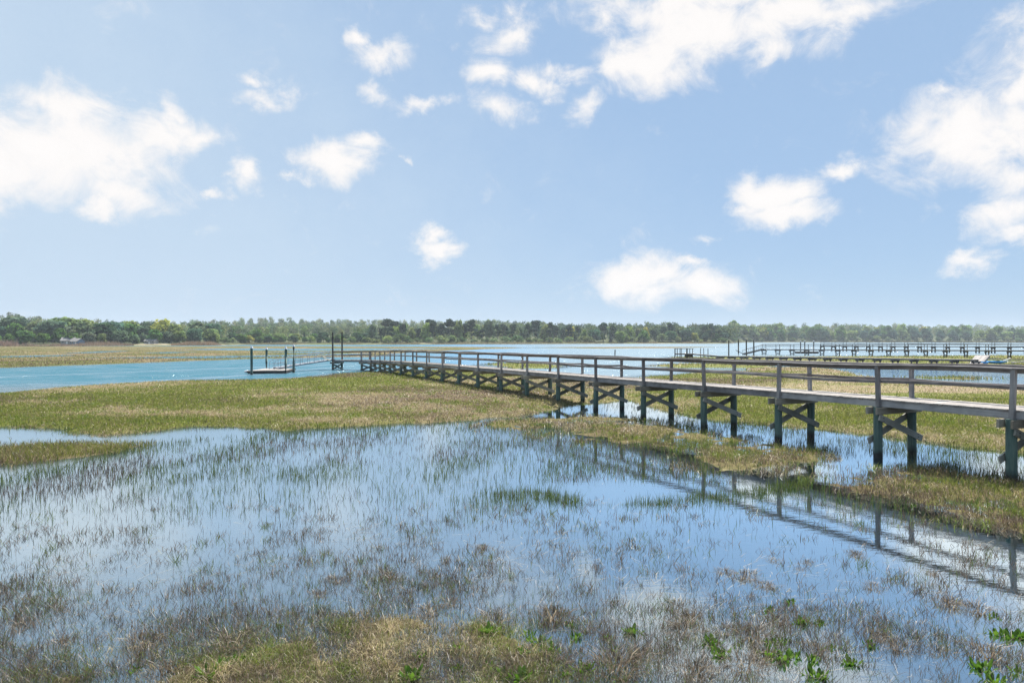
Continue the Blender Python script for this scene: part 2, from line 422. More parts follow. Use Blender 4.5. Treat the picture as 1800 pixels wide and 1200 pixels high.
GREEN = (0.12, 0.135, 0.032); TAN = (0.235, 0.20, 0.115); BROWN = (0.10, 0.072, 0.05); MUD = (0.075, 0.062, 0.05); OLIVE = (0.14, 0.135, 0.045)
def soil_colour(X, Y, h, zid, names):
    """albedo of turf, thatch, mud and sand"""
    X = X.ravel(); Y = Y.ravel(); h = h.ravel(); zid = zid.ravel()
    n1 = fbm(X / 11.0 + Y / 40.0, Y / 9.0, 41, 6); n2 = fbm(X / 1.1, Y / 1.6, 45, 4); n3 = fbm(X / 16.0, Y / 9.0, 49, 4)
    c = lerp3(GREEN, TAN, sstep(0.40, 0.62, n1 * 0.75 + n2 * 0.25))
    c = c * (1 - sstep(0.55, 0.72, n3)[:, None] * 0.75) + np.array(BROWN) * sstep(0.55, 0.72, n3)[:, None] * 0.75
    def zn(*k): return np.isin(zid, [names.index(q) for q in k])
    m = zn('mound', 'tussock'); c[m] = lerp3(BROWN, OLIVE, n2[m]) 
    m = zn('mud_patch'); c[m] = lerp3((0.20, 0.145, 0.10), (0.26, 0.2, 0.14), n2[m])
    m = zn('bank'); c[m] = lerp3((0.12, 0.095, 0.065), (0.13, 0.12, 0.05), n2[m])
    # bare tan patch behind the dock on the right
    px = CX + F * X / Y; py = HZ + H * F / Y
    tp = sstep(1330, 1480, px) * sstep(668, 676, py) * sstep(712, 694, py - (px - 1500) * 0.02) * sstep(0.3, 0.5, n1 + 0.12)
    tp = tp * zn('behind') * sstep(0.36, 0.56, fbm(X / 5.0, Y / 2.5, 151, 4))
    c = c * (1 - tp[:, None]) + np.array((0.25, 0.195, 0.14)) * tp[:, None]
    m = zn('left_marsh', 'thin_flat'); c[m] = lerp3((0.095, 0.10, 0.035), (0.17, 0.135, 0.075), sstep(.4, .6, n1[m]))
    m = zn('dock_green', 'green_strip', 'green_strip_two'); c[m] = lerp3((0.11, 0.15, 0.03), (0.20, 0.19, 0.07), n1[m])
    # under water: mud
    uw = sstep(0.02, -0.03, h)
    mud = lerp3(MUD, (0.13, 0.11, 0.085), fbm(X / 0.6, Y / 0.8, 55, 4))
    c = c * (1 - uw[:, None]) + mud * uw[:, None]
    # shore land: leaf litter, a little sand at the left edge
    ys = shore_y(px)
    ld = sstep(-18, 0, Y - ys)
    litter = lerp3((0.06, 0.075, 0.035), (0.09, 0.10, 0.05), n2)
    c = c * (1 - ld[:, None]) + litter * ld[:, None]
    sand = sstep(-12, -6, Y - ys) * sstep(4, -3, Y - ys) * (0.8 * sstep(215, 230, px) * sstep(305, 290, px) + 0.5 * sstep(690, 720, px) * sstep(980, 900, px)) * sstep(0.46, 0.6, fbm(X / 5, Y / 9, 61, 3))
    c = c * (1 - sand[:, None]) + np.array((0.36, 0.31, 0.24)) * sand[:, None]
    return c

us = np.linspace(-1.35, 1.35, 840)
ys = np.concatenate([np.geomspace(2.5, 60, 430), np.geomspace(60.5, 700, 300), np.geomspace(705, 2600, 70)])
Xg, Yg, nx, ny = grid_mesh('g', us, ys, None)
Hg, ZIDg, Dg, ZN = ground(Xg, Yg, True)
Hg = np.maximum(Hg, -1.6)
Cg = soil_colour(Xg, Yg, Hg, ZIDg, ZN)

def ground_mat():
    m, nt = new_mat('marsh_soil'); L = nt.links.new
    out = nd(nt, 'ShaderNodeOutputMaterial'); bs = nd(nt, 'ShaderNodeBsdfPrincipled', Roughness=0.95)
    bs.inputs['Specular IOR Level'].default_value = 0.1
    a = nd(nt, 'ShaderNodeAttribute', attribute_name='col'); geo = nd(nt, 'ShaderNodeNewGeometry')
    n = nd(nt, 'ShaderNodeTexNoise', Scale=7.0, Detail=8.0, Roughness=0.7); L(geo.outputs['Position'], n.inputs['Vector'])
    r = ramp(nt, [(0.3, (0.55, 0.55, 0.55)), (0.7, (1.45, 1.4, 1.3))]); L(n.outputs[0], r.inputs[0])
    L(mix_c(nt, 1.0, a.outputs['Color'], r.outputs[0], 'MULTIPLY'), bs.inputs['Base Color'])
    bp = nd(nt, 'ShaderNodeBump', Strength=0.7, Distance=0.05); L(n.outputs[0], bp.inputs['Height']); L(bp.outputs[0], bs.inputs['Normal'])
    L(bs.outputs[0], out.inputs[0]); return m
gr = make_grid('ground', Xg, Yg, Hg, nx, ny, ground_mat(), Cg)
tag(gr, 'low salt marsh ground of turf and mud rising to the wooded far shore', 'ground', kind='structure')
MB_ = MB(); MB_.add([(-5000, -500, -2.2), (5000, -500, -2.2), (5000, 4000, -2.2), (-5000, 4000, -2.2)], [(0, 1, 2, 3)])
tag(MB_.build('seabed', plain_mat('seabed_mud', (0.09, 0.08, 0.06), 0.95)), 'muddy bed under the water reaching to the horizon', 'ground', kind='structure')

# ---------------------------------------------------------------- water
SLICKS = [(*unproj(0, 662), *unproj(440, 646), .9), (*unproj(60, 679), *unproj(470, 658), .7), (*unproj(420, 660), *unproj(640, 641), .8)]
def water_mat():
    m, nt = new_mat('estuary_water'); L = nt.links.new
    out = nd(nt, 'ShaderNodeOutputMaterial')
    a = nd(nt, 'ShaderNodeAttribute', attribute_name='deep'); sep = nd(nt, 'ShaderNodeSeparateColor'); L(a.outputs['Color'], sep.inputs[0])
    deep, pale, calm = sep.outputs[0], sep.outputs[1], sep.outputs[2]
    geo = nd(nt, 'ShaderNodeNewGeometry')
    m1 = nd(nt, 'ShaderNodeMapping'); m1.inputs['Scale'].default_value = (1.0, 0.55, 1); m1.inputs['Rotation'].default_value = (0, 0, 0.2); L(geo.outputs['Position'], m1.inputs[0])
    w1 = nd(nt, 'ShaderNodeTexNoise', Scale=1.6, Detail=6.0, Roughness=0.62, Distortion=0.4); L(m1.outputs[0], w1.inputs['Vector'])
    m2 = nd(nt, 'ShaderNodeMapping'); m2.inputs['Scale'].default_value = (0.16, 0.12, 1); m2.inputs['Rotation'].default_value = (0, 0, 0.15); L(geo.outputs['Position'], m2.inputs[0])
    w2 = nd(nt, 'ShaderNodeTexNoise', Scale=1.0, Detail=4.0, Roughness=0.6); L(m2.outputs[0], w2.inputs['Vector'])
    # small ripples on the sheltered shallows
    m3 = nd(nt, 'ShaderNodeMapping'); m3.inputs['Scale'].default_value = (2.0, 5.0, 1); m3.inputs['Rotation'].default_value = (0, 0, -0.25); L(geo.outputs['Position'], m3.inputs[0])
    w3 = nd(nt, 'ShaderNodeTexNoise', Scale=1.4, Detail=4.0, Roughness=0.55); L(m3.outputs[0], w3.inputs['Vector'])
    b1 = nd(nt, 'ShaderNodeBump', Distance=1.0); L(w1.outputs[0], b1.inputs['Height'])
    gust = nd(nt, 'ShaderNodeMapRange'); gust.inputs['From Min'].default_value = 0.35; gust.inputs['From Max'].default_value = 0.65; gust.inputs['To Min'].default_value = 0.35; gust.inputs['To Max'].default_value = 1.0
    L(w2.outputs[0], gust.inputs['Value'])
    L(math_n(nt, 'MULTIPLY', math_n(nt, 'MULTIPLY', calm, 0.55), gust.outputs[0]), b1.inputs['Strength'])
    b2 = nd(nt, 'ShaderNodeBump', Distance=0.02, Strength=0.055); L(w3.outputs[0], b2.inputs['Height']); L(b1.outputs[0], b2.inputs['Normal'])
    m4 = nd(nt, 'ShaderNodeMapping'); m4.inputs['Scale'].default_value = (0.16, 0.48, 1); m4.inputs['Rotation'].default_value = (0, 0, -0.22); L(geo.outputs['Position'], m4.inputs[0])
    w4 = nd(nt, 'ShaderNodeTexNoise', Scale=1.0, Detail=5.0, Roughness=0.7); L(m4.outputs[0], w4.inputs['Vector'])
    grp = nd(nt, 'ShaderNodeMapRange'); grp.inputs['From Min'].default_value = 0.33; grp.inputs['From Max'].default_value = 0.67; grp.inputs['To Min'].default_value = 0.08; grp.inputs['To Max'].default_value = 1.0; L(w4.outputs[0], grp.inputs['Value'])
    # long smooth slick lines where the current shears
    sp = nd(nt, 'ShaderNodeSeparateXYZ'); L(geo.outputs['Position'], sp.inputs[0])
    slick = None
    for (xa, ya, xb, yb, wd) in SLICKS:
        dx, dy = xb - xa, yb - ya; ln_ = math.hypot(dx, dy); nxx, nyy = -dy / ln_, dx / ln_
        e = math_n(nt, 'ADD', math_n(nt, 'MULTIPLY_ADD', sp.outputs[0], nxx, -(nxx * xa + nyy * ya)), math_n(nt, 'MULTIPLY', sp.outputs[1], nyy))
        e = math_n(nt, 'ADD', e, math_n(nt, 'MULTIPLY_ADD', w2.outputs[0], 3.0, -1.5))
        e = math_n(nt, 'ABSOLUTE', e)
        k = nd(nt, 'ShaderNodeMapRange', interpolation_type='SMOOTHSTEP'); k.inputs['From Min'].default_value = wd; k.inputs['From Max'].default_value = wd * .3; L(e, k.inputs['Value'])
        slick = k.outputs[0] if slick is None else math_n(nt, 'MAXIMUM', slick, k.outputs[0])
    slick = math_n(nt, 'MULTIPLY', slick, deep)
    fr = nd(nt, 'ShaderNodeFresnel', IOR=1.9); L(b2.outputs[0], fr.inputs['Normal'])
    gl = nd(nt, 'ShaderNodeBsdfGlossy', Roughness=0.06); L(mix_c(nt, calm, (0.80, 0.93, 1.0), (0.80, 0.90, 0.95)), gl.inputs['Color']); L(b2.outputs[0], gl.inputs['Normal'])
    spx = nd(nt, 'ShaderNodeSeparateXYZ'); L(geo.outputs['Position'], spx.inputs[0])
    ruf = nd(nt, 'ShaderNodeMapRange', interpolation_type='SMOOTHSTEP'); ruf.inputs['From Min'].default_value = 4.0; ruf.inputs['From Max'].default_value = -2.5; ruf.inputs['To Max'].default_value = 0.15   # a breath of wind on the left
    L(math_n(nt, 'MULTIPLY_ADD', w2.outputs[0], 5.0, math_n(nt, 'ADD', spx.outputs[0], -2.5)), ruf.inputs['Value'])
    nearw = nd(nt, 'ShaderNodeMapRange', interpolation_type='SMOOTHSTEP'); nearw.inputs['From Min'].default_value = 40.0; nearw.inputs['From Max'].default_value = 22.0; L(spx.outputs[1], nearw.inputs['Value'])
    ruff = math_n(nt, 'MULTIPLY', ruf.outputs[0], nearw.outputs[0])
    rg = math_n(nt, 'ADD', math_n(nt, 'MULTIPLY_ADD', calm, 0.16, 0.015), ruff); L(rg, gl.inputs['Roughness'])
    tr = nd(nt, 'ShaderNodeBsdfTransparent'); tr.inputs[0].default_value = (0.80, 0.82, 0.80, 1)
    df = nd(nt, 'ShaderNodeBsdfDiffuse')
    bc = ramp(nt, [(0.0, (0.03, 0.115, 0.155)), (0.5, (0.08, 0.19, 0.30)), (1.0, (0.15, 0.21, 0.25))]); L(pale, bc.inputs[0]); L(bc.outputs[0], df.inputs[0])  # last stop is a lighter body colour, painting in the sun sparkle
    body = nd(nt, 'ShaderNodeMixShader'); L(deep, body.inputs[0]); L(tr.outputs[0], body.inputs[1]); L(df.outputs[0], body.inputs[2])
    gain = math_n(nt, 'MULTIPLY_ADD', calm, -2.0, 3.0)
    g2 = math_n(nt, 'MULTIPLY', gain, math_n(nt, 'MULTIPLY_ADD', math_n(nt, 'SUBTRACT', grp.outputs[0], 1.0), calm, 1.0))
    fz = math_n(nt, 'MINIMUM', math_n(nt, 'MAXIMUM', math_n(nt, 'MULTIPLY', fr.outputs[0], g2), math_n(nt, 'MULTIPLY', slick, 0.72)), 0.97)
    fz = math_n(nt, 'MULTIPLY', fz, math_n(nt, 'MULTIPLY_ADD', ruff, -1.5, 1.0))
    mx = nd(nt, 'ShaderNodeMixShader'); L(fz, mx.inputs[0]); L(body.outputs[0], mx.inputs[1]); L(gl.outputs[0], mx.inputs[2])
    L(mx.outputs[0], out.inputs[0])
    return m
uw = np.linspace(-1.5, 1.5, 260); yw = np.geomspace(1.5, 3200, 420)
Xw, Yw, nxw, nyw = grid_mesh('w', uw, yw, None)
hw_, zw_, dw_, _ = ground(Xw, Yw, True)
pxw = CX + F * Xw / Yw; pyw = HZ + H * F / Yw
shallow_right = sstep(1150, 1300, pxw) * sstep(634, 640, pyw)
deep = sstep(34, 46, Yw) * sstep(-0.5, -3.0 - Yw * 0.01, dw_ - 1.0)
deep = np.clip(deep, 0, 1) * (1 - 0.75 * shallow_right)
deep = np.maximum(deep, 0.12 + 0.0 * deep) * sstep(20, 45, Yw) + 0.12 * (1 - sstep(20, 45, Yw))
pale = np.where(Yw < 45, 0.5, sstep(600, 1050, pxw))  # far water whitened towards centre and right: sun glitter put into its colour
calm = sstep(40, 60, Yw) * sstep(0.2, -2.5, dw_) * (1 - 0.8 * shallow_right)
cw = np.stack([deep.ravel(), pale.ravel(), calm.ravel()], 1)
wt = make_grid('water', Xw, Yw, np.zeros_like(Xw), nxw, nyw, water_mat(), cw, 'deep')
tag(wt, 'tidal water, rippled teal in the channel and still over the flooded grass', 'water', kind='structure')

# ---------------------------------------------------------------- the near dock
KX = [1781.5, 1546.5, 1371, 1240, 1133.3, 1049.3, 983.3, 928.4, 882.7, 842, 808, 779, 751, 727, 706, 687, 669, 653, 637]
def dock_pt(k):
    Y = 17.2 + 3.449 * k
    if 0 <= k <= 18: return Vector(((KX[int(k)] - CX) / F * Y, Y, 0))
    return Vector((12.63 - 1.667 * k, Y, 0))
def dock_z(k): return float(np.interp(k, [-3, 0, 4, 8, 12, 14, 16, 18], [1.82, 1.787, 1.675, 1.60, 1.51, 1.45, 1.34, 1.20]))

def jit(s): return random.uniform(-s, s)

def plank_deck(name, pts, widths, zs, mat, parent, pw=0.14, gap=0.012, th=0.04):
    """boards laid across, following the edge line pts (near edge) and far edge"""
    mb = MB()
    for i in range(len(pts) - 1):
        a, b = pts[i][0], pts[i + 1][0]; c, d = pts[i][1], pts[i + 1][1]
        n = max(1, int(round((b - a).length / pw)))
        for k in range(n):
            t0 = k / n; t1 = (k + 1) / n - gap / max((b - a).length, .1)
            dz = jit(0.005); ex0 = jit(0.02); ex1 = jit(0.02)
            z0 = zs[i] + (zs[i + 1] - zs[i]) * t0 + dz; z1 = zs[i] + (zs[i + 1] - zs[i]) * t1 + dz
            p = [a.lerp(b, t0), a.lerp(b, t1), c.lerp(d, t1), c.lerp(d, t0)]
            across = (p[3] - p[0]).normalized()
            p[0] = p[0] - across * (0.02 + ex0); p[1] = p[1] - across * (0.02 + ex0); p[2] = p[2] + across * (0.02 + ex1); p[3] = p[3] + across * (0.02 + ex1)
            zz = [z0, z1, z1, z0]
            vs = [Vector((q.x, q.y, z - th)) for q, z in zip(p, zz)] + [Vector((q.x, q.y, z)) for q, z in zip(p, zz)]
            mb.add(vs, [(3, 2, 1, 0), (4, 5, 6, 7), (0, 1, 5, 4), (1, 2, 6, 5), (2, 3, 7, 6), (3, 0, 4, 7)])
    return mb.build(name, mat, parent)

def pile(parent, x, y, z0, z1, r=0.13, mat=None, n=14):
    mb = MB(); h = z1 - z0
    lx, ly = jit(0.02), jit(0.02)
    mb.tube([(x, y, z0), (x + lx * .5, y + ly * .5, z0 + h * .5), (x + lx, y + ly, z1 - .02), (x + lx, y + ly, z1)], [r * 1.05, r, r * .97, r * .9], n)
    return mb.build('pile', mat or M_PILE, parent, True)

def bent(parent, P, d, p, z, w, gz, mb_, mc_, mp_, braces=True, pr=0.13, drop=0.75, cap=True, wide=0.08, n=14):
    bh = 0.19 if n > 10 else 0.11
    """two piles, two cap beams and a pair of crossed braces under the deck; P near edge point, d along, p across, z deck height"""
    zt = z - 0.25
    a = P - p * wide; b = P + p * (w + wide)
    for q in (a, b):
        pile(parent, q.x, q.y, gz, zt + 0.02, pr, mp_, n)
    if cap:
        for s in (-1, 1):
            o = d * s * (pr + 0.035)
            A = a - p * 0.30 + o; B = b + p * (0.18 + jit(.05)) + o
            beam('cap_beam', (A.x, A.y, zt - 0.09), (B.x, B.y, zt - 0.09), 0.06, 0.21, mc_, parent)
    if braces:
        for s, (q0, q1) in ((-1, (a, b)), (1, (b, a))):
            o = d * s * (pr + 0.031)
            e = (q1 - q0).normalized()
            A = q0 - e * 0.16 + o; B = q1 + e * 0.22 + o
            br = beam('cross_brace', (A.x, A.y, zt - 0.27), (B.x, B.y, zt - 0.27 - drop), 0.05, bh, mb_, parent)
            if n > 10 and s < 0:
                for q, zz in ((q0, zt - 0.27 - drop * .11), (q1, zt - 0.27 - drop * .86)):
                    for u in (-.045, .045):
                        c = q + o - d * 0.025
                        bl = MB(); bl.tube([(c.x, c.y, zz + u), (c.x - d.x * .02, c.y - d.y * .02, zz + u)], .014, 6)
                        bl.build('bolt', M_BLACK, br)

def run(parent, pts, zs, w, perp, dirs, ends, mats, rails=True, rail_h=1.05, post=0.115, n_posts=None, bents=True, gz=-0.8, braces=True, skip_bents=(), near=True, far=True, mid=True, deckname='deck', drop=0.75, pr=0.13, bn=14):
    """one straight stretch of dock: deck, edge beams, rails and bents at the points"""
    m_deck, m_edge, m_post, m_rail, m_brace, m_cap, m_pile = mats
    plank_deck(deckname, [(q, q + perp * w) for q in pts], w, zs, m_deck, parent, pw=0.14 if rails and bn > 10 else 0.3)
    for i in range(len(pts) - 1):
        for off in (0.0, w):
            s = -1 if off == 0 else 1
            a = pts[i] + perp * (off - s * 0.03); b = pts[i + 1] + perp * (off - s * 0.03)
            beam('edge_beam', (a.x, a.y, zs[i] - 0.14), (b.x, b.y, zs[i + 1] - 0.14), 0.05, 0.19, m_edge, parent)
        a = pts[i] + perp * w * .5; b = pts[i + 1] + perp * w * .5
        if bn > 10: beam('joist', (a.x, a.y, zs[i] - 0.14), (b.x, b.y, zs[i + 1] - 0.14), 0.05, 0.19, m_edge, parent)
    if bents:
        for i, q in enumerate(pts):
            if i in skip_bents: continue
            bent(parent, q, dirs, perp, zs[i], w, gz, m_brace, m_cap, m_pile, braces, pr=pr, drop=drop, n=bn)
    if rails:
        sides = ([0.0] if near else []) + ([w] if far else [])
        for off in sides:
            s = -1 if off == 0 else 1
            tops = []
            for i, q in enumerate(pts):
                c = q + perp * (off + s * (post / 2 + 0.002))
                lean = perp * jit(0.035) + dirs * jit(0.03)
                ht = rail_h + jit(0.015)
                beam('rail_post', (c.x, c.y, zs[i] - 0.245), (c.x + lean.x, c.y + lean.y, zs[i] + ht - 0.045), post, post, m_post, parent, up=dirs)
                tops.append((c + lean, zs[i] + ht))
            for i in range(len(pts) - 1):
                (a, za), (b, zb) = tops[i], tops[i + 1]
                e = (b - a).normalized() * 0.0
                bw, sg = jit(0.03), jit(0.034)
                beam('top_rail', (a.x, a.y, za - 0.02), (b.x, b.y, zb - 0.02), 0.16, 0.045, m_rail, parent, bow=bw, segs=5, sag=sg)
                inn = -perp * s * (post / 2 + 0.021)
                a2, b2 = a + inn, b + inn
                beam('top_rail', (a2.x, a2.y, za - 0.095), (b2.x, b2.y, zb - 0.095), 0.04, 0.1, m_rail, parent, bow=bw * .5, segs=5, sag=sg)
                if mid:
                    beam('mid_rail', (a2.x, a2.y, za - 0.50 + jit(.012)), (b2.x, b2.y, zb - 0.50 + jit(.012)), 0.04, 0.095, m_rail, parent, bow=jit(0.03), segs=5, sag=jit(0.04) + 0.012)

DK = (M_DECK, M_FASCIA, M_POST, M_RAIL, M_BRACE, M_CAPB, M_PILE)
p0 = dock_pt(0); p18 = dock_pt(18)
dvec = (p18 - p0).normalized(); pvec = Vector((dvec.y, -dvec.x, 0)); 
dock = empty('wooden_dock', (p0.x, p0.y, 0), 'long weathered grey wooden dock with rails on crossed piles over the flooded marsh', 'dock')
ks = list(range(-3, 19))
pts = [dock_pt(k) for k in ks]; zs = [dock_z(k) for k in ks]
W = 1.44
run(dock, pts, zs, W, pvec, dvec, None, DK)
# the landing at its outer end, turned to the left
d2 = Vector((-0.9, 0.436, 0)).normalized(); p2 = Vector((-d2.y, d2.x, 0)) * -1
E = p18 + d2 * 4.28
zE = 1.16
run(dock, [p18 + d2 * 0.12, E], [1.195, zE], W, p2, d2, None, DK, skip_bents=(0,), deckname='landing_deck')
mb = MB(); a, b, c = p18, p18 + pvec * W, p18 + p2 * W
for q in ((a, b, c),):
    mb.add([(v.x, v.y, 1.15) for v in q] + [(v.x, v.y, 1.188) for v in q], [(0, 1, 2), (5, 4, 3), (0, 3, 4, 1), (1, 4, 5, 2), (2, 5, 3, 0)])
mb.build('corner_deck', M_DECK, dock)
for px, q in ((585.5, E - p2 * 0.12), (592.5, E + p2 * (W + 0.12))):
    mbp = MB(); mbp.tube([(q.x, q.y, -0.8), (q.x, q.y, 2.0), (q.x + jit(.03), q.y, 4.42)], [0.11, 0.10, 0.085], 12)
    mbp.build('tall_post', M_DARKW, dock, True)
# ladder rungs below the landing
lad = MB()
lb = E + p2 * 0.72 + d2 * 0.05
for s in (-0.2, 0.2): lad.tube([(lb.x + p2.x * s, lb.y + p2.y * s, -0.5), (lb.x + p2.x * s, lb.y + p2.y * s, 1.1)], 0.025, 6)
for k in range(6): lad.tube([(lb.x - p2.x * .2, lb.y - p2.y * .2, -0.2 + k * .25), (lb.x + p2.x * .2, lb.y + p2.y * .2, -0.2 + k * .25)], 0.02, 6)
lad.build('ladder', M_ALU, dock)

# ---------------------------------------------------------------- float, its piles, gangway
fc = [Vector((*unproj(434, 656.6), 0)), Vector((*unproj(503, 656.0), 0)), None, None]
fr_ = Vector((-24.75, 78.0, 0)); fl_ = Vector((-28.0, 77.3, 0))
quad = [fc[0], fc[1], fr_, fl_]
cen = sum(quad, Vector()) / 4
flt = empty('floating_dock', (cen.x, cen.y, 0), 'low square floating dock with grey deck held between four capped piles', 'float')
mb = MB()
def prism(mb, q, z0, z1):
    mb.add([(v.x, v.y, z0) for v in q] + [(v.x, v.y, z1) for v in q], [(3, 2, 1, 0), (4, 5, 6, 7), (0, 1, 5, 4), (1, 2, 6, 5), (2, 3, 7, 6), (3, 0, 4, 7)])
prism(mb, [cen + (q - cen) * 0.97 for q in quad], -0.25, 0.22); mb.build('float_body', M_DARKW, flt)
plank_deck('deck', [(quad[0], quad[3]), (quad[1], quad[2])], 0, [0.31, 0.31], M_DECK, flt, pw=0.16)
for i in range(4):
    a, b = quad[i], quad[(i + 1) % 4]
    beam('edge_beam', (a.x, a.y, 0.17), (b.x, b.y, 0.17), 0.06, 0.16, M_DARKW, flt)
for (x, y) in ((434.5, 655.5),):
    q = Vector((*unproj(x, y), 0)); mb = MB(); mb.tube([(q.x - .25, q.y, .1), (q.x - .25, q.y, .14), (q.x + .1, q.y, .2), (q.x + .12, q.y, .2)], [0.06, 0.12, 0.12, 0.05], 8); mb.build('bumper', M_WHITE, flt, True)

def capped_pile(loc, ztop, r, label, group, cap=True, mat=None):
    t = empty('mooring_pile', (loc[0], loc[1], 0), label, 'pile', group)
    mb = MB(); mb.tube([(loc[0], loc[1], -1.2), (loc[0], loc[1], 1), (loc[0] + jit(.03), loc[1], ztop)], [r * 1.05, r, r * .95], 14)
    mb.build('shaft', mat or M_PILE, t, True)
    if cap:
        mb = MB(); mb.tube([(loc[0], loc[1], ztop - .07), (loc[0], loc[1], ztop + .02), (loc[0], loc[1], ztop + .12), (loc[0], loc[1], ztop + .22)], [r * 1.12, r * 1.15, r * .7, r * .08], 14)
        mb.build('cone_cap', M_WHITE, t, True)
    return t
g_ = 'white capped piles round the floating dock'
for (px, pyb, pyt, lab) in ((442.3, 658, 607.5, 'leftmost of the white capped piles holding the floating dock, at its near corner'),
                        (502.3, 656.8, 609, 'white capped pile holding the floating dock beside the gangway foot, near side'),
                        (516.2, 654.5, 605, 'tallest and rightmost white capped pile holding the floating dock'),
                        (468.4, 651.3, 610, 'white capped pile rising behind the floating dock at its far left corner')):
    x, y = unproj(px, pyb); zt = H - (pyt + 1.5 - HZ) * y / F - 0.1
    capped_pile((x, y), zt, 0.125, lab, g_)

gw = empty('gangway', (E.x, E.y, zE), 'sloping grey aluminium gangway from the dock end down to the floating dock', 'gangway')
G0 = E + p2 * 0.3 + d2 * 0.05; G0 = Vector((G0.x, G0.y, zE + 0.03)); G1 = Vector(((489 - CX) / F * 75.6, 75.6, 0.40))
gd = (G1 - G0).normalized(); gp = gd.cross(Vector((0, 0, 1))).normalized()
gp = -gp if gp.y < 0 else gp
for s in (0, 1.0):
    beam('stringer', G0 + gp * s, G1 + gp * s, 0.06, 0.16, M_ALU, gw)
mb = MB()
nb = 26
for k in range(nb):
    q = G0.lerp(G1, (k + .5) / nb)
    mb.box((0, 0, 0), (1.0, 0.24, 0.03), Matrix.Translation(q + gp * .5 + Vector((0, 0, .05))) @ Matrix(((gp.x, gd.x, 0, 0), (gp.y, gd.y, 0, 0), (gp.z, gd.z, 1, 0), (0, 0, 0, 1))))
mb.build('tread_deck', M_ALU, gw)
for s in (0, 1.0):
    mb = MB()
    o = gp * s
    up = Vector((0, 0, 1.0))
    a = G0 + o; b = G1 + o
    b2_ = b + gd * 0.35
    mb.tube([a + up, a.lerp(b, .5) + up * .98, b + up * .95, b2_ + up * .82, b2_ + gd * .1 + up * .55, b2_ + gd * .1 - Vector((0, 0, .05))], 0.028, 6)
    mb.tube([a + up * .5, b + up * .5, b2_ + gd * .08 + up * .5], 0.024, 6)
    for k in range(9):
        q = a.lerp(b, k / 8); mb.tube([q, q + up * .98], 0.022, 6)
    for k in range(8):
        q0 = a.lerp(b, k / 8); q1 = a.lerp(b, (k + 1) / 8)
        mb.tube([q0 + up * (.5 if k % 2 else 0), q1 + up * (0 if k % 2 else .5)], 0.015, 5)
    mb.build('handrail', M_ALU, gw)
for i, (xa, ya, xb, yb, lab) in enumerate(((558.5, 623.5, 580, 634, 'lower of two pale poles leaning across the gangway top'), (563, 623, 571, 627.5, 'short upper pale yellow pole leaning across the gangway top'))):
    a = at(xa, ya, 80.2); b = at(xb, yb, 80.8); mb = MB(); mb.tube([a, a.lerp(b, .5), b], [0.05, 0.055, 0.05], 8)
    o = mb.mesh('pole', True); ob = link('pole', o, M_POLE); tag(ob, lab, 'pole', 'pale poles on the gangway')

# ---------------------------------------------------------------- far docks on the right
FD = (M_FARDECK, M_FARW, M_FARW, M_FARW, M_FARW, M_FARW, M_DARKW)
def far_dock(name, label, a, b, n, za, zb, w, rails, rail_h, braces, pr=0.10, drop=0.85, gz=-0.8, group=None):
    a = Vector(a); b = Vector(b)
    d = (b - a).normalized(); p = Vector((d.y, -d.x, 0))
    if p.y < 0: p = -p
    t = empty(name, (a.x, a.y, 0), label, 'dock', group)
    pts = [a.lerp(b, k / n) for k in range(n + 1)]
    zs = [za + (zb - za) * k / n for k in range(n + 1)]
    run(t, pts, zs, w, p, d, None, FD, rails=rails, rail_h=rail_h, post=0.10, braces=braces, gz=gz, drop=drop, pr=pr, bn=8)
    return t
# tall braced dock
ca = ((1340 - CX) / F * 163, 163, 0); cb = ((1900 - CX) / F * 118, 118, 0)
far_dock('braced_dock', 'grey railed dock on crossed brace frames standing far off in the water', ca, cb, 17, 1.33, 1.68, 1.6, True, 1.15, True)
# rear dock with long rails
da = ((1443 - CX) / F * 215, 215, 0); db = ((1930 - CX) / F * 160, 160, 0)
rear = far_dock('rear_dock', 'rearmost long railed dock seen behind the braced dock, with arched pile frames', da, db, 19, 1.75, 1.80, 1.8, True, 1.15, False, pr=0.16)
dd = (Vector(db) - Vector(da)).normalized(); pp_ = Vector((dd.y, -dd.x, 0)); pp_ = -pp_ if pp_.y < 0 else pp_
for k in range(20):
    q = Vector(da).lerp(Vector(db), k / 19)
    mb = MB()
    for s in (-.35, 2.15):
        mid = q + pp_ * 0.9
        e = q + pp_ * s
        mb.tube([(mid.x, mid.y, 1.4), (mid.x + (e.x - mid.x) * .8, mid.y + (e.y - mid.y) * .8, 1.15), (e.x, e.y, .75), (e.x, e.y, .35), (mid.x + (e.x - mid.x) * .8, mid.y + (e.y - mid.y) * .8, .05)], 0.15, 6)
    mb.build('arched_brace', M_DARKW, rear, True)
# low boardwalk without rails
la = Vector(((1262 - CX) / F * 122, 122, 0)); lb_ = Vector(((1712 - CX) / F * 88, 88, 0))
low = far_dock('low_boardwalk', 'low grey boardwalk without rails crossing the green marsh strip', la, lb_, 16, 0.68, 1.0, 1.3, False, 1, False, pr=0.12)
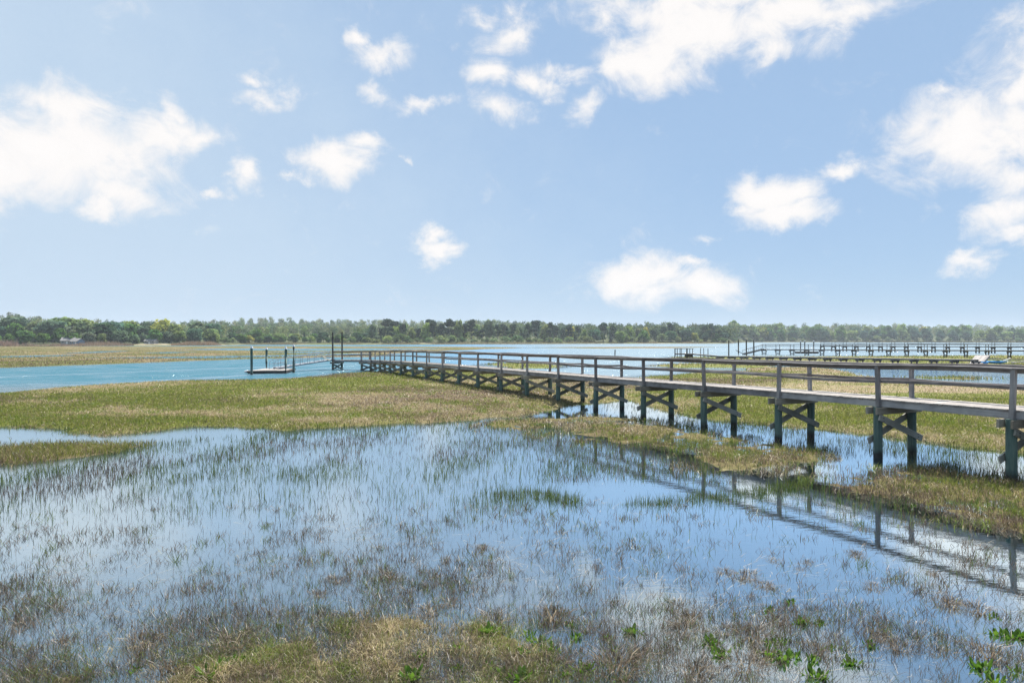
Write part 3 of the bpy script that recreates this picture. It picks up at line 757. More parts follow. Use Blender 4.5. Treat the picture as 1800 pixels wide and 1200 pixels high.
# its outer stage with posts
sa = Vector(((1186 - CX) / F * 128, 128, 0)); sb = Vector(((1219 - CX) / F * 127, 127, 0))
dl = (sb - sa).normalized(); pl = Vector((-dl.y, dl.x, 0))
plank_deck('stage_deck', [(sa, sa + pl * 2.2), (sb, sb + pl * 2.2)], 0, [0.98, 0.98], M_FARDECK, low, pw=.3)
for off in (0, 2.2): beam('edge_beam', (*(sa + pl * off).xy, .88), (*(sb + pl * off).xy, .88), .06, .22, M_FARW, low)
plank_deck('ramp_deck', [(sb, sb + pl * 1.3), (la, la + pl * 1.3)], 0, [0.96, 0.69], M_FARDECK, low, pw=.3)
beam('edge_beam', (*sb.xy, .84), (*la.xy, .56), .06, .22, M_FARW, low)
for px, dy, r, zt in ((1186.5, 0, .10, 1.95), (1190.5, 1.8, .07, 1.9), (1195.5, 0, .08, 1.95), (1198, 2, .06, 1.95), (1207.5, 0, .14, 1.95), (1212.5, 2, .07, 1.9), (1217.5, 0, .07, 1.9), (1231.5, 0, .07, 2.0), (1237, 1.5, .06, 1.95), (1244.5, 0, .07, 1.9)):
    y = 127.5 + dy; x = (px - CX) / F * y; mb = MB(); mb.tube([(x, y, -.8), (x, y, .5), (x, y, zt)], [r, r, r * .95], 8); mb.build('post', M_DARKW, low, True)
beam('stage_rail', (*(sa + Vector((0, -.1, 0))).xy, 1.88), (*(sb + Vector((0, -.1, 0))).xy, 1.88), .06, .09, M_FARW, low)
mb = MB(); q = Vector(((1211.5 - CX) / F * 127.6, 127.6, 0)); mb.box((q.x, q.y + .5, .58), (1.2, 1.0, .62)); mb.build('float_box', M_DARKW, low)
# posts and float behind
for px, r, zt, lab in ((1281, .13, 3.42, 'shortest and leftmost of four bare dark piles beside the far gangway'), (1298, .14, 3.52, 'second from the left of four bare dark piles beside the far gangway'),
                       (1312, .14, 3.52, 'third from the left of four bare dark piles beside the far gangway'), (1325, .14, 3.5, 'rightmost of four bare dark piles beside the far gangway')):
    y = 146 if px != 1281 else 143
    capped_pile(((px - CX) / F * y, y), zt, r, lab, 'bare piles beside the far gangway', cap=False, mat=M_DARKW)
for px, lab in ((1407.3, 'leftmost white capped pile standing behind the braced dock'), (1414.5, 'middle white capped pile standing behind the braced dock'), (1430.3, 'rightmost white capped pile standing behind the braced dock')):
    y = 176; capped_pile(((px - CX) / F * y, y), 3.15, .15, lab, 'white capped piles behind the braced dock', mat=M_FARW)
y = 177.5; t = empty('distant_float', ((1418 - CX) / F * y, y, 0), 'dark low float between white capped piles behind the braced dock', 'float')
mb = MB(); mb.box(((1418 - CX) / F * y, y, .2), (5.2, 2.4, .5)); mb.build('float_body', M_DARKW, t)
mb = MB(); mb.box(((1418 - CX) / F * y, y, .49), (5.3, 2.5, .06)); mb.build('deck', M_FARDECK, t)
# second gangway
gA = at(1343, 613.6, 163); gB = at(1308, 622.6, 150)
gw2 = empty('gangway', gA, 'small far gangway sloping from the braced dock down to the water', 'gangway')
for s in (0, 1.1): beam('stringer', gA + Vector((0, s, 0)), gB + Vector((0, s, 0)), .08, .3, M_DARKW, gw2)
for s in (0, 1.1):
    mb = MB(); o = Vector((0, s, 0)); mb.tube([gA + o + Vector((0, 0, 1.1)), gB + o + Vector((0, 0, .9))], .04, 6)
    for k in range(6):
        q = gA.lerp(gB, k / 5) + o; mb.tube([q, q + Vector((0, 0, 1.0))], .03, 5)
    mb.build('handrail', M_FARW, gw2)
q0 = at(1293, 615, 150); q1 = at(1308, 622.8, 149.5)
rp = empty('tilted_plank', q1, 'short dark plank tilted upward at the foot of the far gangway', 'plank')
beam('board', q0, q1, .5, .12, M_DARKW, rp)
beam('support', q1 + Vector((-.6, 0, -.6)), q1 + Vector((1.2, 0, -.4)), .5, .3, M_DARKW, rp)
# lone stake
x, y = unproj(1081, 629); mb = MB(); mb.tube([(x, y, -.8), (x, y, .8), (x + .02, y, 1.62)], [.12, .11, .10], 10)
tag(link('stake', mb.mesh('stake', True), M_DARKW), 'lone dark stake standing in the glittering open water', 'stake')

# sloping platform, kayaks and boards beyond the near dock
def quad_slab(name, P, th, mat, parent=None):
    mb = MB(); n = 9
    for k in range(n):
        t0, t1 = k / n, (k + .93) / n
        q = [P[0].lerp(P[1], t0), P[0].lerp(P[1], t1), P[3].lerp(P[2], t1), P[3].lerp(P[2], t0)]
        dn = Vector((0, 0, -th))
        mb.add([v + dn for v in q] + q, [(3, 2, 1, 0), (4, 5, 6, 7), (0, 1, 5, 4), (1, 2, 6, 5), (2, 3, 7, 6), (3, 0, 4, 7)])
    return mb.build(name, mat, parent)
P = [at(1704, 638.5, 92), at(1727, 638.5, 92), at(1740, 624, 96.5), at(1714, 624.5, 96.5)]
t = empty('wooden_ramp', P[0], 'pale grey wooden ramp tilted up against the low boardwalk', 'ramp')
quad_slab('boards', P, .06, M_DECK, t)
for a, b in ((0, 3), (1, 2)): beam('side_beam', P[a] + Vector((0, 0, -.18)), P[b] + Vector((0, 0, -.18)), .08, .2, M_FARW, t)

def kayak(loc, L, rz, label, tilt=0.0):
    t = empty('kayak', loc, label, 'kayak', 'blue kayaks beyond the dock', rz)
    mb = MB(); n = 12; ns = 16
    for i in range(ns + 1):
        s = -1 + 2 * i / ns
        w = 0.36 * (1 - abs(s) ** 2.6) + .01; hh = 0.20 * (1 - abs(s) ** 3.5) + .02; zc = .2 + .18 * s ** 4
        for k in range(n):
            g = 2 * math.pi * k / n
            zz = math.sin(g) * hh * (0.8 if math.sin(g) > 0 else 1.0)
            mb.v.append((s * L / 2, math.cos(g) * w, zc + zz))
    for i in range(ns):
        for k in range(n):
            k2 = (k + 1) % n; mb.f.append((i * n + k, i * n + k2, (i + 1) * n + k2, (i + 1) * n + k))
    mb.f.append(tuple(range(n))); mb.f.append(tuple(ns * n + k for k in reversed(range(n))))
    me = mb.mesh('hull', True); h = link('hull', me, M_KAYAK); h.parent = t
    me = bpy.data.meshes.new('cockpit'); mb = MB(); m = 16
    mb.tube([(0.5 * math.cos(2 * math.pi * k / m), 0.22 * math.sin(2 * math.pi * k / m), .37) for k in range(m + 1)], .03, 6)
    mb.v += [(0.48 * math.cos(2 * math.pi * k / m), 0.2 * math.sin(2 * math.pi * k / m), .375) for k in range(m)]; mb.f.append(tuple(range(len(mb.v) - m, len(mb.v))))
    c = link('cockpit', mb.mesh('cockpit'), M_SEAT); c.parent = t
    return t
k1 = at(1729, 640.5, 93); kayak((k1.x, k1.y, .22), 2.4, 0.5, 'short bright blue kayak at the foot of the grey wooden ramp')
k2 = at(1752, 640, 94); kayak((k2.x, k2.y, .28), 3.6, 0.12, 'longer blue kayak lying beside the stacked pale boards')
for (xa, ya, xb, yb, Y, lab, m) in ((1755, 637, 1776, 629.5, 94, 'white spar propped up at a slant over the blue kayaks', M_WHITE), (1730, 630.5, 1810, 632.5, 95, 'long pale board lying highest behind the blue kayaks', M_FARDECK),
                              (1762, 634, 1812, 638, 93.5, 'white spar lying low at the right beside the kayaks', M_WHITE), (1660, 639.5, 1722, 640.5, 91.5, 'tan plank lying on the marsh before the wooden ramp', M_POLE), (1758, 640, 1815, 641, 92.5, 'dark weathered beam lying lowest to the right of the kayaks', M_FARW), (1778, 637.5, 1810, 634, 93, 'grey board lying crosswise on the pile right of the kayaks', M_DECK)):
    a, b = at(xa, ya, Y), at(xb, yb, Y + .6)
    ob = beam('board' if m not in (M_WHITE,) else 'spar', a, b, 0.22 if m is not M_WHITE else .08, .12 if m is not M_WHITE else .08, m, None); tag(ob, lab, 'board' if m is not M_WHITE else 'spar')

# ---------------------------------------------------------------- blades of grass
def blades(name, P, h, w, lean, col, label, cat, mat=None, full=True, az=None, curl=0.35):
    N = len(P)
    P = np.asarray(P, float)
    az = rng.random(N) * 2 * np.pi if az is None else az
    la = rng.random(N) * 2 * np.pi
    sx, sy = np.cos(az), np.sin(az); lx, ly = np.cos(la), np.sin(la)
    side = np.stack([sx, sy, np.zeros(N)], 1) * (w / 2)[:, None]
    ld = np.stack([lx, ly, np.zeros(N)], 1) * (h * lean)[:, None]
    up = np.zeros((N, 3)); up[:, 2] = h
    if full:
        m = P + up * 0.58 + ld * curl
        tip = P + up * (1 - 0.35 * lean[:, None] ** 2) + ld
        v = np.stack([P - side, P + side, m - side * .75, m + side * .75, tip], 1).reshape(-1, 3)
        b = np.arange(N) * 5
        loops = np.stack([b, b + 1, b + 3, b + 2, b + 2, b + 3, b + 4], 1).ravel()
        counts = np.tile([4, 3], N); c = np.repeat(col, 5, 0)
    else:
        tip = P + up + ld
        v = np.stack([P - side, P + side, tip], 1).reshape(-1, 3)
        b = np.arange(N) * 3
        loops = np.stack([b, b + 1, b + 2], 1).ravel(); counts = np.full(N, 3); c = np.repeat(col, 3, 0)
    me = fast_mesh(name, v, loops, counts, c)
    o = link(name, me, mat or M_GRASS)
    return tag(o, label, cat, kind='stuff')

def scatter(n, x0, x1, y0, y1, power=1.0):
    px = x0 + rng.random(n) * (x1 - x0); py = y0 + rng.random(n) ** power * (y1 - y0)
    Y = H * F / (py - HZ); X = (px - CX) / F * Y
    return X, Y, px, py
def pick(c1, c2, t): return lerp3(c1, c2, np.clip(t, 0, 1))
G1 = (0.115, 0.145, 0.024); G2 = (0.225, 0.235, 0.055); ST = (0.40, 0.345, 0.195); DB = (0.13, 0.095, 0.07)
def turf(name, zones, box, n, hm, label, straw=0.45, brown=0.1, wmul=1.0, fringe=1.0, gaps=0.0, edge_brown=0.0, tang=0.0):
    X, Y, px, py = scatter(n, *box)
    h, zid, d, names = ground(X, Y, True)
    dz = np.max([sdf(ZONES[k], X, Y) for k in zones], 0) + edge_noise(X, Y)
    fr = np.clip(0.02 * Y, 0.35, 1.6) * fringe
    pr = sstep(-1.0, 0.7, dz / fr + (fbm(X / 0.8, Y / 1.2, 161, 3) - 0.5) * 2.2)
    if gaps > 0: pr = pr * (1 - gaps * sstep(0.56, 0.44, fbm(X / 0.8, Y / 1.1, 171, 3)))
    ok = (rng.random(len(X)) < pr) & ((zid < 0) | np.isin(zid, [names.index(k) for k in zones])) & (h > -0.3)
    h = np.maximum(h, -0.03)
    X, Y, h = X[ok], Y[ok], h[ok]
    N = len(X)
    n1 = fbm(X / 11.0 + Y / 40.0, Y / 9.0, 41, 6); n2 = fbm(X / 1.1, Y / 1.6, 45, 4); n3 = fbm(X / 16.0, Y / 9.0, 49, 4)
    f = sstep(0.40, 0.62, n1 * 0.75 + n2 * 0.25)
    
    col = pick(G1, G2, rng.random(N))
    isst = rng.random(N) < straw * (0.15 + 1.7 * f); col[isst] = pick(ST, (0.33, 0.26, 0.16), rng.random(N))[isst]
    isbr = rng.random(N) < brown + 0.55 * sstep(0.55, 0.72, n3); col[isbr] = pick(DB, (0.2, 0.15, 0.1), rng.random(N))[isbr]
    if edge_brown > 0:
        e = rng.random(N) < edge_brown * sstep(1.5, 0.1, dz[ok]); col[e] = pick((0.07, 0.052, 0.038), (0.19, 0.145, 0.10), rng.random(N))[e]
    clump = fbm(X / 0.28, Y / 0.28, 181, 2)
    if tang > 0:
        col = col * (1 - tang + 2 * tang * clump)[:, None]
        gp_ = sstep(0.52, 0.66, fbm(X / 0.7, Y / 0.7, 191, 3)); g_i = rng.random(N) < gp_ * 0.75; col[g_i] = pick((0.09, 0.14, 0.02), (0.21, 0.25, 0.05), rng.random(N))[g_i]
    hh = hm * (0.5 + rng.random(N) * 0.9) * (0.6 + 0.8 * n2) * (1 + tang * 1.6 * (clump - 0.45))
    wpx = np.clip(Y / F * 0.8, 0.006, 0.09) * wmul
    tp = (CX + F * X / Y > 1380) & (HZ + H * F / Y > 668) & (HZ + H * F / Y < 704) & np.isin(zid[ok], [names.index('behind')])
    keep = ~(tp & (rng.random(N) < 0.6))
    blades(name, np.stack([X, Y, h - 0.01], 1)[keep], hh[keep], (wpx * (0.7 + 0.6 * rng.random(N)))[keep], (0.3 + 1.0 * rng.random(N) * (0.5 + isst))[keep], col[keep], label, 'grass')

turf('marsh_grass', ['meadow'], (-400, 1180, 648, 780), 360000, 0.13, 'low green and straw marsh grass covering the broad meadow left of the dock', 0.6, 0.12, tang=0.15)
turf('marsh_grass', ['behind', 'mud_patch'], (1030, 2450, 646, 830), 330000, 0.14, 'green marsh grass growing behind and under the dock on the right', 0.55, 0.08, tang=0.15)
turf('tussock_grass', ['tussock'], (800, 1480, 725, 840), 70000, 0.16, 'straw and green tussock grass on the half flooded hummocks before the dock', 0.6, 0.22, fringe=3.2, gaps=0.85, edge_brown=0.45, tang=0.3)
turf('mound_grass', ['mound'], (1400, 2230, 815, 1000), 120000, 0.15, 'brown and olive matted grass on the low mound at the right edge', 0.4, 0.35, fringe=4.0, gaps=0.6, edge_brown=0.85, tang=0.35)
turf('bank_grass', ['bank'], (-100, 1150, 1075, 1320), 90000, 0.11, 'matted straw and green grass on the near bank at the bottom', 0.42, 0.26, fringe=2.8, gaps=0.72, tang=0.7)
turf('flooded_grass', ['strip'], (-200, 300, 775, 830), 30000, 0.24, 'dense green grass strip standing in water at the left edge', 0.1, 0.08, fringe=1.5)
#turf('flooded_grass', ['strip_two'], (830, 1450, 845, 900), 9000, 0.17, 'dark green grass strip standing in water below the dock pools', 0.12, 0.2)
turf('far_marsh_grass', ['left_marsh', 'thin_flat'], (-250, 1300, 608, 660), 90000, 0.2, 'olive marsh grass on the flat islands across the channel', 0.22, 0.35)
turf('far_marsh_grass', ['dock_green', 'green_strip', 'green_strip_two', 'reed_flat'], (820, 2000, 619, 668), 60000, 0.26, 'bright green marsh grass round the low boardwalk on the right', 0.25, 0.03)

# thin green spikes standing in the flooded flat
STRIP2 = [(850, 866), (920, 862), (1000, 872), (1040, 882), (1100, 884), (1190, 876), (1260, 866), (1330, 857), (1420, 852), (1400, 860), (1320, 872), (1230, 884), (1120, 893), (1020, 890), (930, 880), (860, 876)]
def emergent():
    n = 390000
    X, Y, px, py = scatter(n, -250, 2230, 738, 1110)
    h, zid, d, names = ground(X, Y, True)
    pat = fbm(X / 1.7, Y / 3.2, 81, 4)
    dens = sstep(0.36, 0.66, pat) * 0.58 + 0.13
    dens = dens * (0.22 + 0.78 * sstep(970, 790, py)) 
    # open lanes of water
    for poly, f_ in (([(-200, 752), (60, 752), (120, 760), (300, 760), (430, 756), (420, 764), (300, 776), (0, 784), (-200, 786)], 0.03), ([(900, 855), (1000, 848), (1120, 846), (1240, 838), (1330, 832), (1420, 830), (1360, 852), (1240, 864), (1120, 874), (1000, 868)], 0.05),
                     ([(1290, 850), (1330, 826), (1420, 800), (1560, 796), (1640, 812), (1620, 824), (1480, 834), (1420, 850)], 0.02), ([(1390, 870), (1800, 960), (1800, 1010), (1300, 890)], 0.45)):
        inside = sdf([unproj(*p) for p in poly], X, Y) > -0.1
        dens = np.where(inside, dens * f_, dens)
    dens = dens * np.where(px > 1000, np.where(px > 1250, 0.7, 0.85), 1.0)
    st2 = sdf([unproj(*p) for p in STRIP2], X, Y) + (fbm(X / 0.9, Y / 0.9, 141, 3) - 0.5) * 1.2
    tf = sdf([unproj(*p) for p in [(850, 757), (950, 768), (1060, 778), (1160, 790), (1230, 812), (1290, 834), (1300, 846), (1220, 846), (1120, 838), (1000, 822), (900, 805), (820, 780)]], X, Y) + (fbm(X / 1.2, Y / 1.6, 143, 3) - 0.5) * 2.0
    dens = np.where(tf > 0, np.maximum(dens, 0.75 * sstep(0.35, 0.6, fbm(X / 0.7, Y / 1.0, 147, 3))), dens)
    dens = np.where(st2 > 0, 0.75, dens)
    ok = (rng.random(n) < dens) & (h < 0.03)
    st2 = st2[ok]
    X, Y, h, py = X[ok], Y[ok], h[ok], py[ok]
    N = len(X)
    brownish = sstep(0.55, 0.72, fbm(X / 2.6, Y / 3.0, 91, 3)) * 0.8 + 0.12 + 0.5 * sstep(860, 980, py)
    col = pick((0.04, 0.070, 0.018), (0.13, 0.18, 0.045), rng.random(N) ** 1.5)
    brownish = np.where(st2 > 0, 0.12, np.where(tf[ok] > 0, 0.55, brownish))
    b = rng.random(N) < brownish; col[b] = pick((0.05, 0.042, 0.035), (0.17, 0.13, 0.095), rng.random(N) ** 1.5)[b]
    hh = (0.05 + 0.19 * rng.random(N) ** 1.3) * (1 - 0.5 * sstep(860, 980, py)) * np.where(st2 > 0, 1.25, 1.0) * np.where(b, 0.75, 1.0)
    w = np.clip(Y / F * 1.15, 0.006, 0.04) * (0.6 + 0.5 * rng.random(N))
    blades('cordgrass', np.stack([X, Y, np.minimum(h, -0.01)], 1), hh - np.minimum(h, -0.01), w, 0.05 + 0.6 * rng.random(N) ** 2, col, 'thin green cordgrass spikes standing in the flooded flat', 'grass')
    # low leaning grass and wrack between the hummocks and the open water
    X, Y, px, py = scatter(90000, 780, 1450, 750, 900)
    TF = [unproj(*p) for p in [(850, 757), (950, 768), (1060, 778), (1160, 790), (1230, 812), (1290, 834), (1300, 848), (1220, 850), (1120, 842), (1000, 826), (900, 808), (820, 780)]]
    a_ = sdf(TF, X, Y) + (fbm(X / 1.2, Y / 1.6, 143, 3) - 0.5) * 2.4
    b_ = sdf([unproj(*p) for p in STRIP2], X, Y) + (fbm(X / 0.9, Y / 0.9, 141, 3) - 0.5) * 0.9
    h = ground(X, Y)
    ok = (h < 0.03) & (((a_ > 0) & (rng.random(len(X)) < 0.8 * sstep(0.36, 0.56, fbm(X / 0.6, Y / 0.9, 147, 3)))) | ((b_ > 0) & (rng.random(len(X)) < 0.5)))
    X, Y, h, b_ = X[ok], Y[ok], h[ok], b_[ok]; N = len(X)
    col = pick((0.055, 0.085, 0.02), (0.15, 0.18, 0.05), rng.random(N)); q = (rng.random(N) < 0.55) & (b_ < 0); col[q] = pick((0.08, 0.06, 0.045), (0.32, 0.26, 0.16), rng.random(N) ** 1.6)[q]
    blades('cordgrass', np.stack([X, Y, np.minimum(h, -0.01)], 1), np.where(b_ > 0, 0.17, 0.10) * (0.6 + 0.9 * rng.random(N)), np.clip(Y / F * 1.1, .008, .04) * (0.6 + .5 * rng.random(N)), 0.2 + 1.2 * rng.random(N) * (b_ < 0), col, 'low leaning grass and brown wrack on the shallows before the hummocks', 'grass')
    # dark spikes at the foot of the dock
    X, Y, px, py = scatter(80000, 960, 2230, 705, 900)
    pz = np.array([[q.x, q.y] for q in pts])
    u = ((X - p0.x) * pvec.x + (Y - p0.y) * pvec.y)
    h = ground(X, Y)
    ok = (u > -1.4) & (u < 3.2) & (h < 0.03) & (rng.random(len(X)) < 0.55 * sstep(0.42, 0.6, fbm(X / 0.9, Y / 0.9, 99, 3)))
    X, Y, h = X[ok], Y[ok], h[ok]; N = len(X)
    blades('cordgrass', np.stack([X, Y, np.minimum(h, -0.01)], 1), 0.2 + 0.2 * rng.random(N), np.clip(Y / F * 0.6, .008, .03), 0.1 + 0.3 * rng.random(N), pick((0.03, 0.035, 0.02), (0.09, 0.10, 0.04), rng.random(N)), 'dark grass spikes standing in the water at the feet of the dock', 'grass')
emergent()

# brown stubble in the near shallows, in clumps
def stubble():
    n = 16000
    X, Y, px, py = scatter(n, -250, 2230, 880, 1320, 0.8)
    h = ground(X, Y)
    dn = (0.25 + 0.75 * sstep(900, 1090, py)) * np.where(px > 1000, 0.6, 1.0) * (0.25 + sstep(0.40, 0.62, fbm(X / 1.3, Y / 1.3, 111, 3)))
    ok = (rng.random(n) < dn) & (h < 0.06)
    X, Y, h, py = X[ok], Y[ok], h[ok], py[ok]
    k = rng.integers(3, 26, len(X))
    I = np.repeat(np.arange(len(X)), k); N = len(I)
    sp = (0.03 + 0.13 * rng.random(len(X)))[I]
    x = X[I] + rng.normal(0, 1, N) * sp; y = Y[I] + rng.normal(0, 1, N) * sp
    tone = rng.random(len(X))[I]
    col = pick((0.05, 0.042, 0.036), (0.20, 0.155, 0.115), 0.5 * tone + 0.5 * rng.random(N))
    g = (rng.random(N) < 0.10) | ((tone > 0.9)); col[g] = pick((0.07, 0.11, 0.02), (0.13, 0.17, 0.04), rng.random(N))[g]
    hh = 0.05 + 0.12 * rng.random(N) * (0.5 + tone)
    blades('dead_grass', np.stack([x, y, np.full(N, -0.02)], 1), hh, np.clip(y / F * 0.9, .005, .02) * (0.6 + .6 * rng.random(N)), 0.2 + 1.1 * rng.random(N), col, 'thin brown dead grass stubble scattered through the near shallows', 'grass', curl=0.6)
stubble()

# straw lying flat on the water and on the bank
def straw():
    n = 5500
    X, Y, px, py = scatter(n, -150, 1950, 840, 1320, 0.9)
    h = ground(X, Y)
    ok = rng.random(n) < (0.15 + 1.0 * sstep(0.5, 0.68, fbm(X / 1.6, Y / 1.1, 121, 3))) 
    X, Y, h = X[ok], Y[ok], h[ok]; N = len(X)
    L_ = 0.08 + 0.28 * rng.random(N) ** 2
    a = rng.normal(0.5, 0.9, N); w = np.clip(Y / F * 0.6, .004, .014)
    z = np.maximum(h + 0.03, 0.006)
    d = np.stack([np.cos(a), np.sin(a), rng.random(N) * 0.15], 1) * L_[:, None]
    s = np.stack([-np.sin(a), np.cos(a), np.zeros(N)], 1) * w[:, None] / 2
    P = np.stack([X, Y, z], 1); bend = s * (rng.normal(0, 4, N))[:, None]
    v = np.stack([P - s, P + s, P + d * .5 - s + bend, P + d * .5 + s + bend, P + d], 1).reshape(-1, 3)
    b = np.arange(N) * 5
    loops = np.stack([b, b + 1, b + 3, b + 2, b + 2, b + 3, b + 4], 1).ravel()
    col = np.repeat(pick((0.30, 0.25, 0.18), (0.55, 0.49, 0.38), rng.random(N)), 5, 0)
    o = link('straw_litter', fast_mesh('straw_litter', v, loops, np.tile([4, 3], N), col), M_GRASS)
    tag(o, 'pale dead straw lying flat on the shallow water', 'straw', kind='stuff')
straw()

# ---------------------------------------------------------------- countable tufts and leafy plants in the foreground
ORD = ['leftmost', 'second from left', 'third from left', 'fourth from left', 'fifth from left', 'sixth from left', 'seventh from left', 'eighth from left', 'ninth from left', 'tenth from left', 'eleventh from left', 'twelfth from left', 'thirteenth from left', 'fourteenth from left', 'fifteenth from left', 'sixteenth from left', 'seventeenth from left', 'eighteenth from left', 'nineteenth from left', 'twentieth from left']
def leaf_plant(seed):
    r = random.Random(seed); mb = MB(); cols = []
    n = r.randint(20, 32)
    for i in range(n):
        a = i * 2.399 + r.uniform(-.3, .3); tilt = r.uniform(.15, .95); L_ = r.uniform(.10, .20); w = L_ * r.uniform(.26, .36)
        d = Vector((math.cos(a) * math.sin(tilt), math.sin(a) * math.sin(tilt), math.cos(tilt))); s = Vector((-math.sin(a), math.cos(a), 0))
        o = Vector((math.cos(a), math.sin(a), 0)) * r.uniform(0, .10)
        prof = [(0, .18), (.3, .75), (.6, 1.0), (.85, .6), (1.0, .05)]
        b = len(mb.v)
        sag = r.uniform(.0, .05)
        g = r.random(); c = (0.05 + .075 * g, 0.125 + .11 * g, 0.012 + .018 * g)
        nrm = d.cross(s)
        for t, k in prof:
            q = o + d * L_ * t - Vector((0, 0, sag * t * t))
            for e in (-1, 0, 1):
                mb.v.append(tuple(q + s * (w / 2 * k * e) + nrm * (abs(e) * -.008 * k))); cols.append(c if e else (c[0] * 1.2, c[1] * 1.15, c[2]))
        for i2 in range(4):
            for e in range(2):
                q = b + i2 * 3 + e; mb.f.append((q, q + 1, q + 4, q + 3))
    me = mb.mesh('leaf_rosette', True)
    ca = me.color_attributes.new('col', 'FLOAT_COLOR', 'POINT')
    ca.data.foreach_set('color', np.concatenate([np.array(cols), np.ones((len(cols), 1))], 1).astype(np.float32).ravel())
    me.materials.append(M_PLANT)
    return me
LP = [leaf_plant(i) for i in range(6)]
plants = [(613,1120,.8),(858,1115,1.1),(948,1128,1.3),(967,1144,1.3),(922,1150,.9),(995,1184,.9),(1027,1177,1.2),(890,1187,1.1),(915,1197,1.3),(723,1196,1.4),(803,1174,.8),(863,1177,1.0),(1110,1110,1.1),(1067,1118,.7),(1013,1120,1.0),(1002,1098,.8),(930,1116,.9),(1090,1199,.9),(1077,1142,.7),(803,1139,.9),(740,1157,1.0),
 (1353,1072,.9),(1390,1058,.9),(1408,1094,1.1),(1440,1095,.8),(1252,1130,1.2),(1267,1150,1.1),(1295,1136,.6),(1357,1129,1.0),(1380,1127,.8),(1350,1149,1.0),(1378,1157,1.4),(1397,1153,.9),(1430,1159,1.0),(1463,1139,.8),(1495,1165,1.0),(1437,1189,1.3),(1530,1135,.9),(1745,1083,.8),(1752,1113,1.1),(1777,1120,1.3),(1797,1120,1.3),(1723,1173,1.3),(1747,1197,1.2),(1795,1184,1.1),
 (367,1194,1.4),(395,1177,1.3),(237,1177,.7),(425,1166,.7),(490,1100,.7),(1605,888,.9)]
def place_named(items, phrase, zones_, build):
    byz = {}
    for it in items:
        for nm, f_ in zones_:
            if f_(it[0], it[1]): byz.setdefault(nm, []).append(it); break
    for nm, its in byz.items():
        its.sort()
        for i, it in enumerate(its):
            o_ = ORD[i] if len(its) > 1 else 'single'
            if i == len(its) - 1 and len(its) > 2: o_ = 'rightmost'
            build(it, f'{phrase[0]} {nm}, {o_}' if len(its) > 1 else f'only {phrase[0]} {nm}')
cnt = [0]
def put_plant(it, lab):
    px, py, s = it
    x, y = unproj(px, py); h = float(ground(np.array([x]), np.array([y]))[0])
    t = empty('leafy_plant', (x, y, max(h, -.03)), lab, 'plant', 'bright green leafy plants in the foreground', random.uniform(0, 6.28))
    t.scale = (s * .62, s * .62, s * .6)
    c = bpy.data.objects.new('leaf_rosette', LP[cnt[0] % 6]); cnt[0] += 1
    COL.objects.link(c); c.parent = t
place_named(plants, ('bright green leafy plant',), [('on the dark mound by the dock', lambda x, y: y < 950), ('on the left end of the grassy bank', lambda x, y: x < 640), ('amid the matted bank grass', lambda x, y: x < 880 and y > 1130),
    ('at the bank tip, lower row', lambda x, y: x < 1120 and y > 1138), ('at the bank tip, upper row', lambda x, y: x < 1120), ('standing in water at the right, upper row', lambda x, y: x < 1600 and y < 1110), ('standing in water at the right, middle row', lambda x, y: x < 1600 and y < 1142),
    ('standing in water at the right, lowest row', lambda x, y: x < 1600), ('near the bottom right corner, upper group', lambda x, y: y < 1150), ('near the bottom right corner, lower group', lambda x, y: True)], put_plant)

def tuft_mesh(seed):
    r = np.random.default_rng(seed); N = 190
    rad = r.random(N) ** .6 * .17; a = r.random(N) * 6.283
    P = np.stack([np.cos(a) * rad * 1.3, np.sin(a) * rad, np.zeros(N) - .02], 1)
    h = 0.05 + .13 * r.random(N) * (1.2 - rad / .2); la = a + r.normal(0, 1.0, N); lean = .3 + 1.5 * r.random(N)
    side = np.stack([np.cos(a + 1.57), np.sin(a + 1.57), np.zeros(N)], 1) * .0035
    ld = np.stack([np.cos(la), np.sin(la), np.zeros(N)], 1) * (h * lean)[:, None]; up = np.zeros((N, 3)); up[:, 2] = h
    m = P + up * .75 + ld * .4; tip = P + up * .95 + ld
    v = np.stack([P - side, P + side, m - side, m + side, tip], 1).reshape(-1, 3); b = np.arange(N) * 5
    loops = np.stack([b, b + 1, b + 3, b + 2, b + 2, b + 3, b + 4], 1).ravel()
    t = r.random(N); col = lerp3((0.10, 0.08, 0.058), (0.26, 0.205, 0.145), t)
    k = r.random(N) < .12; col[k] = lerp3((0.36, 0.29, 0.2), (0.45, 0.38, 0.27), t)[k]
    me = fast_mesh('dead_blades', v, loops, np.tile([4, 3], N), np.repeat(col, 5, 0)); me.materials.append(M_GRASS)
    return me
TM = [tuft_mesh(200 + i) for i in range(5)]
tufts = [(850,962,.9),(685,1012,1.0),(1195,1065,1.1),(1212,1090,1.2),(975,1085,1.5),(870,1092,1.3),(1272,1004,.9),(1312,1012,1.1),(1345,1028,1.0),(1420,988,.6),(1360,985,.7),(1408,1000,.6),(1505,975,.9),(1535,1032,.9),(1560,1020,.6),(1640,1008,.8),(1668,1062,1.3),(1720,1072,1.2),(1365,1092,1.0),
 (1325,1118,1.4),(1275,1108,.9),(1205,1108,1.3),(1085,1175,1.9),(1130,1150,1.2),(1345,1155,1.1),(1310,1170,1.3),(1440,1145,1.1),(1580,1138,1.0),(1650,1145,.9),(1735,1150,1.4),(1545,1120,.9),(760,1075,1.2),(790,1060,1.0),(590,1020,.8),(560,1045,1.0),(250,1128,1.1),(110,1130,.9),(40,1100,1.0),(410,1135,1.4),(430,1120,1.2),(300,1175,1.2),(1225,1180,1.3),(960,1170,1.3),(1030,1100,.9),(1900,1100,1.2)]
